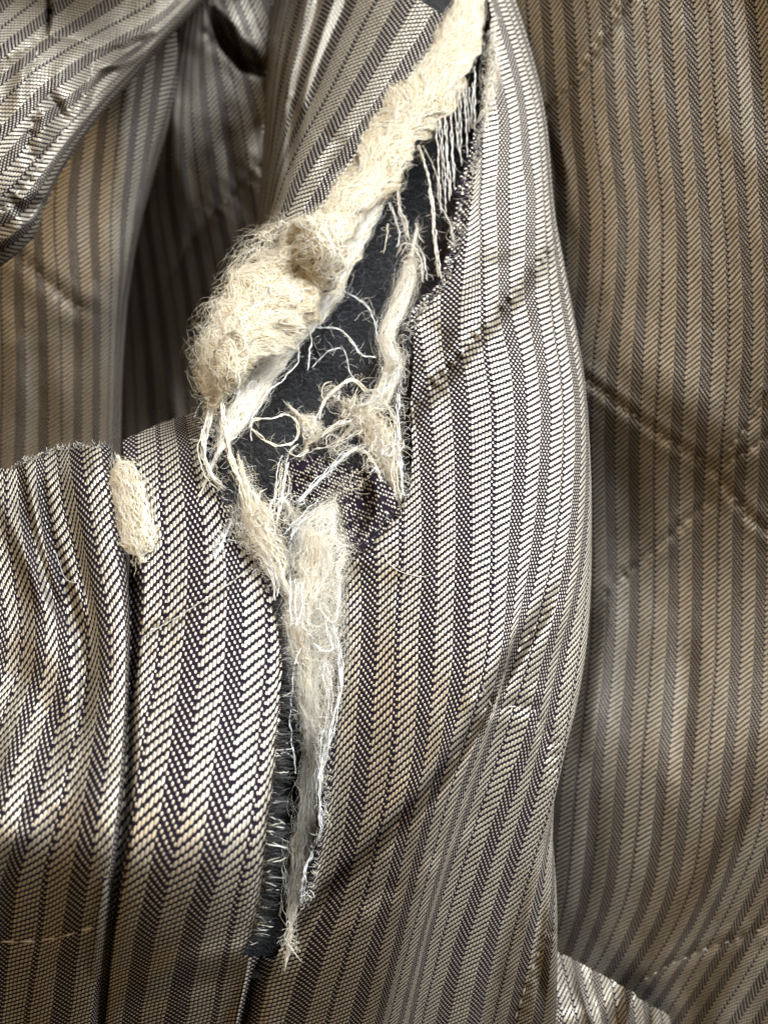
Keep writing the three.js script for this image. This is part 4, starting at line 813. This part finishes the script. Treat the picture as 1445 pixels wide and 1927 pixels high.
stitches(sleeve, sleeveMesh, [[20, 470], [60, 505], [100, 540], [135, 572], [170, 590]], { len: 9, gap: 7, r: 0.14, skip: 0.5 });
stitches(sleeveBack, sleeveBackMesh, [[500, 300], [455, 345], [405, 400], [350, 470], [300, 560]], { len: 9, gap: 8, r: 0.14, skip: 0.5 });

// ---------------------------------------------------------------- loose threads and lint lying on the lining
function loose(name, label, pts, panel, { r = 0.05, lift = 0.12, color = WHITE, fuzz = 0 } = {}) {
  const V = pts.map(([X, Y]) => at(X, Y, panel.depth(X, Y) - lift)), c = new THREE.CatmullRomCurve3(V, false, 'centripetal'), s = new Strands(5), P = [];
  for (let i = 0; i <= 40; i++) P.push(c.getPointAt(i / 40));
  s.add(P, r * 1e-3, color, 0.4);
  for (let k = 0; k < fuzz; k++) { const p = P[Math.floor(rr(0, 40))].clone(), dir = new THREE.Vector3(rr(-1, 1), rr(0, 0.6), rr(-1, 1)).normalize(), ax = new THREE.Vector3(rr(-1, 1), rr(-1, 1), rr(-1, 1)).normalize(), Q = [], t = rr(-0.6, 0.6), st = rr(0.00012, 0.0003); for (let q = 0; q < 7; q++) { Q.push(p.clone()); p.addScaledVector(dir, st); dir.applyAxisAngle(ax, t); } s.add(Q, 0.022e-3, color, 0.3); }
  const m = new THREE.Mesh(s.build(), yarnMat); m.name = numbered(name); m.castShadow = m.receiveShadow = true; m.userData = { label, category: 'thread' }; scene.add(m); return m;
}
loose('loose_thread', 'thin white hair curving below the torn scrap on herringbone lining', [[719, 1031], [731, 1059], [750, 1074], [769, 1081], [797, 1085], [812, 1081]], body);
loose('loose_thread', 'kinked pale thread lying in a fold left of the seam', [[104, 1036], [112, 1060], [121, 1084], [137, 1096], [150, 1097]], left, { r: 0.045 });
loose('loose_thread', 'short white thread running from the seam slit towards the lower padding', [[428, 1015], [450, 1019], [481, 1025], [512, 1020]], body, { r: 0.06, lift: 1.4 });
loose('loose_thread', 'straight pale thread along the diagonal quilting line below the padding plug', [[452, 1084], [420, 1106], [385, 1128], [350, 1152], [318, 1170], [268, 1200]], body, { r: 0.06, lift: 0.25, color: [0.6, 0.57, 0.5] });
const lint = loose('lint_tuft', 'small white lint tuft on the lining beside the wool shell', [[440, 962], [434, 985], [424, 1008], [412, 1035], [404, 1052]], body, { r: 0.16, lift: 0.5, fuzz: 120 });
lint.userData.category = 'lint';



renderer.render(scene, camera);
